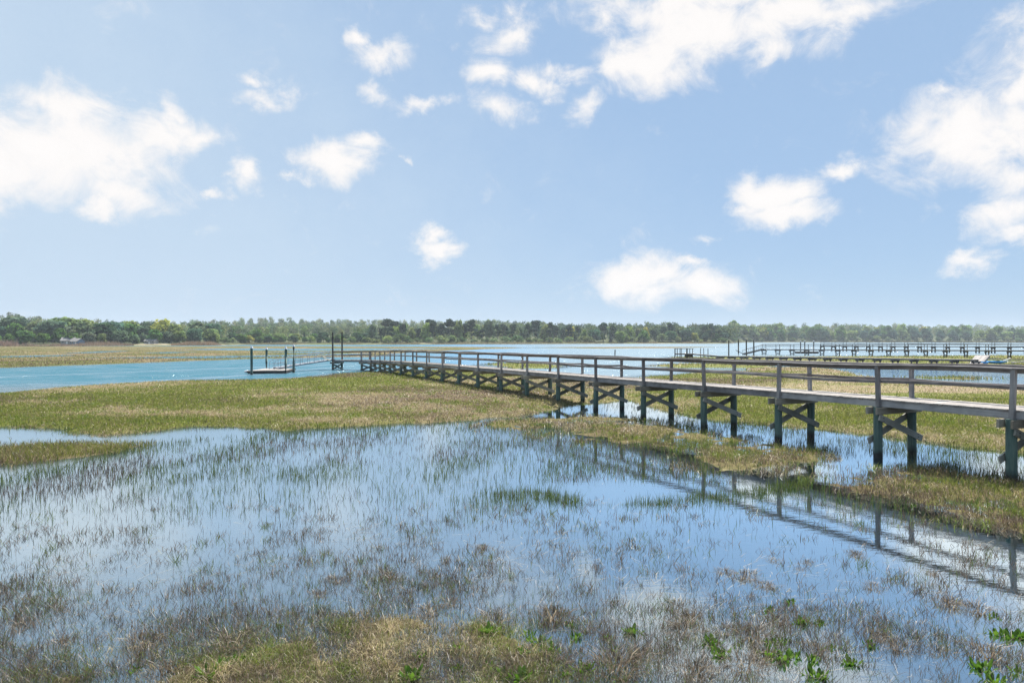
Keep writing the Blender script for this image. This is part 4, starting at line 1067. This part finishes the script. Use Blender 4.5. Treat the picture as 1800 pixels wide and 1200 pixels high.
def put_tuft(it, lab):
    px, py, s = it
    x, y = unproj(px, py); h = float(ground(np.array([x]), np.array([y]))[0])
    t = bpy.data.objects.new('grass_tuft', TM[cnt[0] % 5]); cnt[0] += 1
    COL.objects.link(t); t.location = (x, y, max(h, -.02)); t.rotation_euler = (0, 0, random.uniform(0, 6.28)); s *= .85; t.scale = (s * random.uniform(.8, 1.3), s * random.uniform(.8, 1.2), s * random.uniform(.7, 1.1))
    tag(t, lab, 'grass tuft', 'brown dead tufts in the shallows')
place_named(tufts, ('shaggy brown dead grass tuft',), [('in the left shallows', lambda x, y: x < 500), ('in the middle shallows', lambda x, y: x < 900), ('off the bank tip', lambda x, y: x < 1240), ('in the right shallows, upper row', lambda x, y: y < 1040), ('in the right shallows, middle row', lambda x, y: y < 1125), ('in the right shallows, lowest row', lambda x, y: True)], put_tuft)

# ---------------------------------------------------------------- trees
def crown_mesh(name, seed, shape, nq):
    """crown made of leaf clumps, unit height (0..1), unit half width about 0.5"""
    r = np.random.default_rng(seed)
    blobs = []
    if shape == 'round':
        for k in range(15):
            a = r.random() * 6.283; t = r.random(); zc = .13 + .71 * t; rr = .36 * math.sin(math.pi * min(1, .2 + .66 * t)) * r.random() ** .4
            blobs.append((math.cos(a) * rr, math.sin(a) * rr, zc, .15 + .09 * r.random(), .13 + .06 * r.random()))
        blobs.append((0, 0, .55, .28, .3))
    elif shape == 'pine':
        for k in range(13):
            a = r.random() * 6.283; t = r.random(); zc = .50 + .45 * t; rr = .33 * (1 - .5 * t) * r.random() ** .5
            blobs.append((math.cos(a) * rr, math.sin(a) * rr, zc, .16 + .08 * r.random(), .05 + .045 * r.random()))
        for k in range(3):
            a = r.random() * 6.283; blobs.append((math.cos(a) * .16, math.sin(a) * .16, .30 + .15 * r.random(), .11, .05))
    elif shape == 'spire':
        for k in range(14):
            t = (k + r.random()) / 14; rr = .16 * (1 - t); a = r.random() * 6.283
            blobs.append((math.cos(a) * rr * .6, math.sin(a) * rr * .6, .12 + .82 * t, .27 * (1.05 - t) + .03, .07))
    else:
        for k in range(13):
            a = r.random() * 6.283; rr = .5 * r.random() ** .6; zc = .25 + .45 * r.random() * (1.15 - rr)
            blobs.append((math.cos(a) * rr, math.sin(a) * rr, zc, .16 + .12 * r.random(), .18 + .14 * r.random()))
    B = np.array(blobs); w = (B[:, 3] ** 2 * B[:, 4]) ** (2 / 3); w /= w.sum()
    idx = r.choice(len(B), nq, p=w)
    d = r.normal(0, 1, (nq, 3)); d /= np.linalg.norm(d, axis=1)[:, None]
    rad = (0.55 + .5 * r.random(nq))[:, None]
    P = B[idx, :3] + d * rad * B[idx][:, [3, 3, 4]]
    P[:, 2] = np.maximum(P[:, 2], .02)
    nrm = d + r.normal(0, .55, (nq, 3)); nrm /= np.linalg.norm(nrm, axis=1)[:, None]
    t1 = np.cross(nrm, r.normal(0, 1, (nq, 3))); t1 /= np.linalg.norm(t1, axis=1)[:, None] + 1e-9; t2 = np.cross(nrm, t1)
    s = (.030 + .030 * r.random(nq))[:, None]
    if shape == 'pine': s = s * .85
    v = np.stack([P - t1 * s - t2 * s * .6, P + t1 * s - t2 * s * .8, P + t1 * s * .7 + t2 * s, P - t1 * s * .8 + t2 * s * .7], 1).reshape(-1, 3)
    tone = r.uniform(.72, 1.3, len(B))[idx] * r.uniform(.75, 1.25, nq)
    hue = r.uniform(-.1, .1, len(B))[idx]
    col = np.stack([tone * (1 + hue), tone, tone * (1 - hue)], 1)
    return v, np.repeat(col, 4, 0)
def to_mesh(name, v, c, mat):
    n = len(v) // 4
    me = fast_mesh(name, v, np.arange(n * 4), np.full(n, 4), c); me.materials.append(mat)
    return me
PROTO = {}
for shape, q, nv in (('round', 1300, 6), ('pine', 900, 5), ('spire', 800, 3), ('bush', 900, 4)):
    PROTO[shape] = [to_mesh(f'{shape}_crown', *crown_mesh(shape, 300 + i * 7 + len(shape), shape, q), M_LEAF) for i in range(nv)]
def trunk_mesh(seed, top):
    r = random.Random(seed); mb = MB()
    x, y = 0, 0; pts_ = []
    for k in range(6):
        t = k / 5; pts_.append((x, y, t * top - .04)); x += r.uniform(-.015, .015); y += r.uniform(-.015, .015)
    mb.tube(pts_, [.030 * (1 - .12 * k) * (1.35 if k == 0 else 1) for k in range(6)], 7)
    for k in range(5):
        a = r.uniform(0, 6.28); z = top * r.uniform(.45, .95); L_ = r.uniform(.12, .26)
        b = pts_[min(5, int(z / top * 5))]
        mb.tube([(b[0], b[1], z), (b[0] + math.cos(a) * L_ * .6, b[1] + math.sin(a) * L_ * .6, z + L_ * .45), (b[0] + math.cos(a) * L_, b[1] + math.sin(a) * L_, z + L_ * .6)], [.012, .008, .004], 5)
    me = mb.mesh('trunk', True); me.materials.append(M_TRUNK); return me
TRUNK = {'round': [trunk_mesh(i, .62) for i in range(3)], 'pine': [trunk_mesh(10 + i, .88) for i in range(3)], 'spire': [trunk_mesh(20 + i, .9) for i in range(2)], 'bush': [trunk_mesh(30 + i, .4) for i in range(2)]}

TINT = {'dark green pine': (0.042, 0.07, 0.04), 'mid green round tree': (0.10, 0.175, 0.045), 'pale green round tree': (0.19, 0.245, 0.075), 'yellow green round tree': (0.27, 0.27, 0.06), 'grey green round tree': (0.15, 0.19, 0.11),
        'dark green round tree': (0.06, 0.105, 0.05), 'dark green spire tree': (0.045, 0.075, 0.05), 'pale green bush': (0.18, 0.23, 0.09), 'mid green bush': (0.11, 0.165, 0.065), 'bluish green round tree': (0.09, 0.145, 0.085)}
LANDM = [(-400, 'beyond the left frame edge'), (0, 'at the left edge beyond the reeds'), (75, 'just left of the grey shore house'), (112, 'around the grey shore house'), (150, 'just right of the grey shore house'), (205, 'between the two shore houses'), (255, 'around the low white shore house'), (290, 'above the brown reed point'),
         (345, 'at the end of the reed point'), (400, 'left of the white capped piles'), (436, 'behind the leftmost white capped pile'), (468, 'between the white capped piles'), (502, 'behind the right white capped piles'), (530, 'above the gangway'), (575, 'behind the tall dock end posts'), (600, 'just right of the tall dock end posts'),
         (645, 'above the first bay of dock rail'), (690, 'above the far third of the dock rail'), (740, 'over the far part of the dock'), (790, 'at the left of the central pine grove'), (840, 'in the central pine grove'), (890, 'at the right of the central pine grove'), (940, 'beyond the open glittering water'), (990, 'left of the lone stake'), (1060, 'behind the lone stake'),
         (1100, 'right of the lone stake'), (1160, 'left of the boardwalk stage'), (1186, 'behind the boardwalk stage'), (1225, 'right of the boardwalk stage'), (1268, 'at the wooded point'), (1289, 'behind the bare dark piles'), (1335, 'above the far gangway'), (1375, 'above the left part of the braced dock'), (1425, 'just right of the braced dock capped piles'), (1480, 'above the braced dock middle, left'),
         (1540, 'above the braced dock middle'), (1600, 'above the braced dock middle, right'), (1660, 'left of the wooden ramp'), (1705, 'behind the wooden ramp'), (1745, 'behind the blue kayaks'), (1780, 'at the right edge of the far shore'), (1815, 'outside the frame to the right')]
def landmark(px):
    s = LANDM[0][1]
    for x, t in LANDM:
        if px >= x: s = t
    return s
TREES = []
def add_tree(px, Y, hgt, wid, shape, kind):
    X = (px - CX) / F * Y
    TREES.append((px, X, Y, hgt, wid, shape, kind))
R = random.Random(5)
def row(px0, px1, step, off, hr, wr, kinds):
    px = px0
    while px < px1:
        k, shape = R.choices([(a, b) for a, b, _ in kinds], [c for _, _, c in kinds])[0]
        Y = float(shore_y(px if px0 != 1290 else max(px, 1312))) + off + R.uniform(-6, 6)
        h = R.uniform(*hr) * R.choice([.72, .88, 1, 1, 1.08, 1.16]); w = h * R.uniform(*wr)
        if shape == 'bush': w = h * R.uniform(1.2, 1.9)
        if shape == 'spire': w = h * R.uniform(.4, .55)
        add_tree(px, Y, h, w, shape, k)
        px += step * R.uniform(.7, 1.35)
MIXL = [('mid green round tree', 'round', 4), ('pale green round tree', 'round', 2), ('grey green round tree', 'round', 3), ('dark green round tree', 'round', 2), ('yellow green round tree', 'round', .7), ('dark green spire tree', 'spire', .4), ('bluish green round tree', 'round', 2)]
MIXB = [('pale green bush', 'bush', 2), ('mid green bush', 'bush', 3)]
PINE = [('dark green pine', 'pine', 6), ('pale green round tree', 'round', 1.1), ('yellow green round tree', 'round', .5), ('grey green round tree', 'round', 1)]
FARR = [('pale green round tree', 'round', 3), ('mid green round tree', 'round', 3), ('yellow green round tree', 'round', 1.3), ('bluish green round tree', 'round', 3), ('dark green spire tree', 'spire', .6), ('dark green round tree', 'round', 1.5)]
# left shore
row(-60, 400, 25, 8, (6, 9), (1.1, 1.5), MIXL)
row(-60, 400, 26, 34, (9.5, 13), (1.15, 1.45), MIXL)
row(-60, 290, 27, 66, (12, 16), (1.1, 1.4), MIXL)
# middle shore
row(395, 700, 15, 6, (3.6, 6.2), (1.2, 1.6), MIXL + MIXB)
row(395, 690, 19, 26, (6, 8.3), (1.3, 1.7), MIXL)
row(640, 1010, 17, 5, (4, 6.5), (1, 1.3), MIXB)
row(655, 1010, 13, 20, (13, 16.5), (.55, .75), PINE)
row(680, 900, 19, 40, (15, 17.5), (.6, .8), PINE)
# wooded point
row(1000, 1275, 15, 14, (12.5, 15), (.6, .8), PINE)
row(1010, 1285, 16, 5, (7, 12), (.9, 1.2), FARR + MIXB)
row(1190, 1290, 20, 1, (4, 6), (1, 1.3), MIXB)
# right far shore
row(1290, 1830, 18, 10, (12, 17), (1.1, 1.45), FARR)
row(1290, 1830, 17, 0, (4.5, 7.5), (1.2, 1.6), MIXB)
row(1290, 1830, 22, 40, (16, 19), (.9, 1.15), FARR)
print('trees', len(TREES))
groups = {}
for t in TREES: groups.setdefault((t[6], landmark(t[0])), []).append(t)
for (kind, lm), ts in groups.items():
    ts.sort(key=lambda t: t[0])
    for i, (px, X, Y, hgt, wid, shape, _) in enumerate(ts):
        lab = f'{kind} {lm}' if len(ts) == 1 else f'{kind} {lm}, {ORD[i] if not (i == len(ts) - 1 and len(ts) > 2) else "rightmost"}'
        z = float(land_z(np.array([X]), np.array([Y]))[0]); hgt *= 1.22 if px > 1288 else (1.14 if px < 395 else 1.06)
        nm = {'round': 'leafy_tree', 'pine': 'pine_tree', 'spire': 'conifer_tree', 'bush': 'bush'}[shape]
        t = empty(nm, (X, Y, z - .1), lab, 'tree' if shape != 'bush' else 'bush', 'trees on the far shore' if shape != 'bush' else 'bushes on the far shore', R.uniform(0, 6.28))
        t.scale = (wid, wid, hgt)
        c = bpy.data.objects.new('crown', R.choice(PROTO[shape])); COL.objects.link(c); c.parent = t
        tn = TINT[kind]; v = R.uniform(.85, 1.2); v *= 1.18; c.color = (tn[0] * v * R.uniform(.9, 1.1), tn[1] * v, tn[2] * v * R.uniform(.85, 1.15), 1)
        k = bpy.data.objects.new('trunk', R.choice(TRUNK[shape])); COL.objects.link(k); k.parent = t

# the woods behind: one mass
def woodland(name, n, pxr, tmin, tmax, label, tints, seed, hscale=1.0, nq=170):
    r = np.random.default_rng(seed)
    base = [crown_mesh('b', 900 + i, 'round', nq) for i in range(5)]
    V, Cc = [], []
    for k in range(n):
        px = r.uniform(*pxr); t = r.uniform(tmin, tmax) 
        ysh = float(shore_y(px)); yb = float(back_y(px)); Y = ysh + (yb - ysh) * t; Y = max(Y, ysh + 30)
        X = (px - CX) / F * Y
        z = float(land_z(np.array([X]), np.array([Y]))[0])
        hgt = TREE_H * hscale * r.uniform(.82, 1.08); wid = hgt * r.uniform(.75, 1.1)
        v, c = base[k % 5]; a = r.uniform(0, 6.28)
        vv = np.stack([(v[:, 0] * math.cos(a) - v[:, 1] * math.sin(a)) * wid + X, (v[:, 0] * math.sin(a) + v[:, 1] * math.cos(a)) * wid + Y, v[:, 2] * hgt + z], 1)
        # bigger leaf masses far off
        tn = np.array(tints[r.integers(len(tints))]) * r.uniform(.95, 1.4)
        V.append(vv); Cc.append(c * tn)
    o = link(name, to_mesh(name, np.concatenate(V), np.concatenate(Cc), M_WOOD), None)
    return tag(o, label, 'woodland', kind='stuff')
M_WOOD = attr_mat('woodland_leaves', 0.45)
WT = [(0.11, 0.16, 0.055), (0.15, 0.19, 0.075), (0.09, 0.14, 0.06), (0.18, 0.20, 0.08), (0.075, 0.115, 0.055), (0.14, 0.16, 0.09)]
woodland('woodland', 1150, (-400, 960), 0.08, 1.0, 'pale green wooded hillside behind the left and middle shore', WT, 1)
woodland('woodland', 330, (900, 1300), 0.12, 1.0, 'dark pine wood behind the trees of the wooded point', [(0.06, 0.095, 0.05), (0.085, 0.125, 0.06), (0.05, 0.085, 0.05), (0.12, 0.15, 0.06)], 2)
woodland('woodland', 560, (1280, 2300), 0.06, 1.0, 'bluish green wood behind the trees of the right far shore', WT, 3, 1.2)

# reeds along the left shore
def reeds(name, box, n, hm, label, c1, c2):
    X = []; px = rng.uniform(box[0], box[1], n); Y = shore_y(px) + rng.uniform(box[2], box[3], n); X = (px - CX) / F * Y
    h = np.maximum(ground(X, Y), 0)
    den = fbm(X / 14, Y / 30, 131, 3); ok = den > .38
    X, Y, h = X[ok], Y[ok], h[ok]; N = len(X)
    blades(name, np.stack([X, Y, h], 1), hm * (.35 + .75 * rng.random(N)) * (.1 + 1.1 * sstep(.36, .62, den[ok])) * (0.35 + 0.65 * np.minimum(1, np.minimum(px[ok] - box[0], box[1] - px[ok]) / 30.0)), .2 + .15 * rng.random(N), .1 + .2 * rng.random(N), pick(c1, c2, rng.random(N)), label, 'reeds', full=False)
reeds('reeds', (-200, 120, -22, 2), 9000, 2.6, 'reddish brown reed bed at the left end of the far shore', (0.20, 0.13, 0.10), (0.33, 0.23, 0.17))
reeds('reeds', (120, 235, -20, 0), 4000, 1.9, 'brown reed fringe in front of the grey shore house', (0.20, 0.14, 0.10), (0.32, 0.24, 0.17))
reeds('reeds', (300, 400, -18, 2), 5000, 2.4, 'brown reed point at the right end of the left shore', (0.22, 0.15, 0.10), (0.34, 0.25, 0.16))
reeds('reeds', (1120, 1290, -16, 0), 4000, 1.3, 'tan reed fringe below the wooded point', (0.22, 0.17, 0.11), (0.30, 0.24, 0.15))
reeds('shore_grass', (395, 1120, -22, 2), 16000, 0.9, 'tan and olive grass edge along the middle shore', (0.16, 0.15, 0.07), (0.28, 0.23, 0.14))
reeds('shore_grass', (1290, 1900, -40, 2), 14000, 1.2, 'olive grass edge along the right far shore', (0.12, 0.13, 0.06), (0.2, 0.18, 0.09))

# ---------------------------------------------------------------- houses on the shore
def house(px, pyb, Y, wid, dep, wallh, roofh, label, mw, rz=0.0, nwin=3, chim=True, zb=None):
    X = (px - CX) / F * Y; z = H - (pyb - HZ) * Y / F
    t = empty('house', (X, Y, z), label, 'house', 'houses on the far shore', rz)
    def lk(mb, name, mat, par=t):
        o = bpy.data.objects.new(name, mb.mesh(name)); COL.objects.link(o); o.data.materials.append(mat); o.parent = par; return o
    mb = MB(); w2, d2_ = wid / 2, dep / 2
    mb.add([(-w2, -d2_, -3), (w2, -d2_, -3), (w2, d2_, -3), (-w2, d2_, -3), (-w2, -d2_, wallh), (w2, -d2_, wallh), (w2, d2_, wallh), (-w2, d2_, wallh), (-w2, 0, wallh + roofh), (w2, 0, wallh + roofh)],
           [(0, 1, 5, 4), (1, 2, 6, 9, 5), (2, 3, 7, 6), (3, 0, 4, 8, 7)])
    lk(mb, 'wall', mw)
    mb = MB(); o = .5; k = roofh / d2_
    for s in (-1, 1):
        e = (s * (d2_ + o)); ze = wallh - o * k
        q = [(-w2 - .4, e, ze), (w2 + .4, e, ze), (w2 + .4, 0, wallh + roofh), (-w2 - .4, 0, wallh + roofh)]
        q = [Vector(v) + Vector((0, 0, .03)) for v in q]; u = [v + Vector((0, 0, .2)) for v in q]
        mb.add(q + u, [(0, 1, 2, 3), (4, 5, 6, 7), (0, 1, 5, 4), (1, 2, 6, 5), (2, 3, 7, 6), (3, 0, 4, 7)])
    rf = lk(mb, 'roof', M_SHINGLE)
    if chim:
        mb = MB(); mb.box((w2 * .4, .6, wallh + roofh), (.9, .9, 1.8)); lk(mb, 'chimney', M_BRICK, rf)
    for i in range(nwin):
        x = -w2 + wid * (i + .5) / nwin
        if i == nwin // 2:
            mb = MB(); mb.box((x, -d2_ - .03, 1.05), (1.0, .08, 2.1)); lk(mb, 'door', M_TRIM); continue
        mb = MB()
        for (cx_, cz, sx, sz) in ((0, .65, 1.3, .1), (0, -.65, 1.3, .1), (.65, 0, .1, 1.4), (-.65, 0, .1, 1.4), (0, 0, .06, 1.2)): mb.box((x + cx_, -d2_ - .05, 1.6 + cz), (sx, .1, sz))
        fr2 = lk(mb, 'window', M_TRIM)
        mb = MB(); mb.box((x, -d2_ - .012, 1.6), (1.2, .03, 1.2)); lk(mb, 'pane', M_PANE, fr2)
    return t
house(121, 606.0, 400, 6.5, 6, 2.5, 1.7, 'grey shingled shore house with pale roof at the left behind the reeds', M_CLAP, 0.25)
house(137, 606.3, 396, 5.0, 5, 2.2, 1.5, 'smaller dark house beside the grey shore house', M_BLUEW, -0.35, nwin=2, chim=False)
house(266, 604.6, 426, 6.0, 6, 1.9, 1.1, 'low pale roofed shore house tucked among trees above the sand', M_CLAP, 0.1, chim=False)
house(560, 584.5, 880, 11, 9, 5.0, 2.4, 'blue grey house high on the wooded hillside', M_BLUEW, 0.1)

# ---------------------------------------------------------------- air
def haze(density):
    m, nt = new_mat('sea_air'); L = nt.links.new
    out = nd(nt, 'ShaderNodeOutputMaterial'); v = nd(nt, 'ShaderNodeVolumePrincipled')
    v.inputs['Density'].default_value = density; v.inputs['Color'].default_value = (0.80, 0.90, 1.0, 1); v.inputs['Anisotropy'].default_value = 0.2
    L(v.outputs[0], out.inputs['Volume'])
    mb = MB(); mb.box((0, 1850, 25), (10600, 4900, 57)); o = mb.build('haze', m)
    tag(o, 'thin sea haze in the air that pales the far woods', 'haze', kind='stuff')
haze(1.6e-4)

# ---------------------------------------------------------------- light and sky
SUN_EL = math.radians(56); SUN_AZ = math.radians(16)     # azimuth to the right of the view
sl = bpy.data.lights.new('sun', 'SUN'); sl.energy = 4.6; sl.angle = math.radians(0.5); sl.color = (1.0, 0.955, 0.89)
so = bpy.data.objects.new('sun', sl); COL.objects.link(so)
sd = Vector((math.sin(SUN_AZ) * math.cos(SUN_EL), math.cos(SUN_AZ) * math.cos(SUN_EL), math.sin(SUN_EL)))
so.rotation_euler = sd.to_track_quat('Z', 'Y').to_euler()

w = bpy.data.worlds.new('World'); scene.world = w; w.use_nodes = True
nt = w.node_tree; nt.nodes.clear(); L = nt.links.new
out = nd(nt, 'ShaderNodeOutputWorld'); bg = nd(nt, 'ShaderNodeBackground', Strength=0.05); L(bg.outputs[0], out.inputs[0])
sky = nd(nt, 'ShaderNodeTexSky'); sky.sky_type = 'NISHITA'; sky.sun_disc = False; sky.sun_elevation = SUN_EL; sky.sun_rotation = SUN_AZ
sky.air_density = 1.0; sky.dust_density = 0.0; sky.ozone_density = 3.0; sky.altitude = 0
tc = nd(nt, 'ShaderNodeTexCoord'); sep = nd(nt, 'ShaderNodeSeparateXYZ'); L(tc.outputs['Generated'], sep.inputs[0])
az = math_n(nt, 'ARCTAN2', sep.outputs[0], sep.outputs[1]); el = math_n(nt, 'ARCSINE', sep.outputs[2])
v0 = nd(nt, 'ShaderNodeCombineXYZ'); L(az, v0.inputs[0]); L(el, v0.inputs[1])
nz = nd(nt, 'ShaderNodeTexNoise', Scale=7.0, Detail=7.0, Roughness=0.62); L(v0.outputs[0], nz.inputs['Vector'])
mpn = nd(nt, 'ShaderNodeMapping'); mpn.inputs['Scale'].default_value = (1.0, 1.35, 1); mpn.inputs['Rotation'].default_value = (0, 0, 0.35); L(v0.outputs[0], mpn.inputs[0])
nzb = nd(nt, 'ShaderNodeTexNoise', Scale=13.0, Detail=9.0, Roughness=0.63, Distortion=0.6); L(mpn.outputs[0], nzb.inputs['Vector'])
wv = nd(nt, 'ShaderNodeVectorMath', operation='SUBTRACT'); L(nz.outputs['Color'], wv.inputs[0]); wv.inputs[1].default_value = (.5, .5, .5)
ws = nd(nt, 'ShaderNodeVectorMath', operation='MULTIPLY'); L(wv.outputs[0], ws.inputs[0]); ws.inputs[1].default_value = (0.16, 0.11, 0)
va = nd(nt, 'ShaderNodeVectorMath', operation='ADD'); L(v0.outputs[0], va.inputs[0]); L(ws.outputs[0], va.inputs[1])
CL = [(60,270,150,80,1),(150,255,150,75,1),(-30,290,120,75,1),(205,330,120,40,1),(170,352,45,26,1),(285,225,105,36,1),(345,242,75,28,.9),(110,190,80,40,1),(305,190,30,30,.9),
 (592,290,55,36,1),(540,325,32,12,.7),(640,245,55,24,.55),(452,314,30,30,1),(445,125,40,16,.5),(475,165,70,26,.45),(385,347,28,14,.45),(680,95,65,32,.85),(630,62,32,26,.8),(665,160,40,22,.5),(750,178,60,20,.5),
 (765,420,32,20,1),(780,448,30,20,1),(885,45,70,42,.75),(858,135,42,32,.85),(875,198,60,28,.8),(935,145,46,28,.65),(1032,188,46,34,.6),(1000,120,70,24,.5),(840,15,50,24,.7),
 (1140,95,100,50,1),(1260,60,180,62,1),(1400,20,160,50,1),(1330,95,80,28,.9),(1060,25,60,34,.8),(1480,18,90,34,1),(1200,0,170,36,1),
 (1700,235,150,75,1),(1810,205,140,110,1),(1795,115,45,60,1),(1640,160,40,24,.6),(1770,310,80,55,1),(1775,380,70,45,1),(1478,300,46,26,.65),(1800,425,70,22,.8),
 (1370,348,55,34,1),(1385,384,95,22,.95),(1320,370,55,13,.7),(1235,414,50,16,.55),(1200,457,34,16,.8),(1150,495,125,34,1),(1235,503,58,27,1),(1085,497,55,26,1),(1705,474,65,20,.85),(710,280,18,12,.5),(1900,100,200,120,1),(-200,330,160,70,1),(2100,330,150,60,1),(-300,100,200,60,.9),(600,-200,200,50,.8),(1300,-250,300,70,1),(300,-380,240,80,.9)]
acc = None
for (cx_, cy_, rx, ry, s) in CL:
    a = math.atan2(cx_ - CX, F); k = math.cos(a)
    e = math.atan2((HZ - cy_) * k, F)
    rxa = rx / F * k * k * 1.12; rya = ry / F * k * math.cos(e) ** 2 * 1.15
    sb_ = nd(nt, 'ShaderNodeVectorMath', operation='SUBTRACT'); L(va.outputs[0], sb_.inputs[0]); sb_.inputs[1].default_value = (a, e, 0)
    ml = nd(nt, 'ShaderNodeVectorMath', operation='MULTIPLY'); L(sb_.outputs[0], ml.inputs[0]); ml.inputs[1].default_value = (1 / rxa, 1 / rya, 0)
    ln = nd(nt, 'ShaderNodeVectorMath', operation='LENGTH'); L(ml.outputs[0], ln.inputs[0])
    s = s if s >= .95 else s * .86
    f_ = math_n(nt, 'MULTIPLY_ADD', ln.outputs['Value'], -0.78, s * 0.62 + 0.22)
    acc = f_ if acc is None else math_n(nt, 'MAXIMUM', acc, f_)
acc = math_n(nt, 'MAXIMUM', acc, -0.35)
fb = math_n(nt, 'MULTIPLY_ADD', nzb.outputs[0], 2.0, -1.02)
dn = math_n(nt, 'ADD', acc, fb)
mr = nd(nt, 'ShaderNodeMapRange', interpolation_type='SMOOTHSTEP'); mr.inputs['From Min'].default_value = -0.24; mr.inputs['From Max'].default_value = 0.66; L(dn, mr.inputs['Value'])
cb_ = nd(nt, 'ShaderNodeMapRange'); cb_.inputs['From Min'].default_value = 0.1; cb_.inputs['From Max'].default_value = 0.9; cb_.inputs['To Min'].default_value = 8.9; cb_.inputs['To Max'].default_value = 9.3; L(dn, cb_.inputs['Value'])
cc = nd(nt, 'ShaderNodeVectorMath', operation='SCALE'); cc.inputs[0].default_value = (1.0, 0.975, 0.965); L(cb_.outputs[0], cc.inputs['Scale'])
# thin high veil over the clear sky, a little thicker to the left
thin = mix_c(nt, 0.82, sky.outputs[0], (3.6, 5.2, 7.45))
vl = nd(nt, 'ShaderNodeMapRange', interpolation_type='SMOOTHSTEP'); vl.inputs['From Min'].default_value = 0.58; vl.inputs['From Max'].default_value = -0.50; vl.inputs['To Min'].default_value = 0.0; vl.inputs['To Max'].default_value = 0.82
L(math_n(nt, 'MULTIPLY_ADD', nz.outputs[0], 0.5, math_n(nt, 'SUBTRACT', math_n(nt, 'MULTIPLY_ADD', el, 0.9, az), 0.25)), vl.inputs['Value'])
thin = mix_c(nt, vl.outputs[0], thin, (5.6, 6.85, 8.2))
L(mix_c(nt, mr.outputs[0], thin, cc.outputs[0]), bg.inputs['Color'])
w.cycles.sampling_method = 'MANUAL'; w.cycles.sample_map_resolution = 512

scene.view_settings.view_transform = 'Standard'
scene.view_settings.look = 'None'
scene.view_settings.exposure = 1.1
scene.view_settings.gamma = 1.0
scene.cycles.max_bounces = 6
scene.cycles.use_denoising = True
scene.cycles.denoiser = 'OPENIMAGEDENOISE'
scene.cycles.denoising_input_passes = 'RGB_ALBEDO_NORMAL'
scene.cycles.denoising_prefilter = 'NONE'
scene.cycles.transparent_max_bounces = 8
scene.cycles.caustics_reflective = False
scene.cycles.caustics_refractive = False
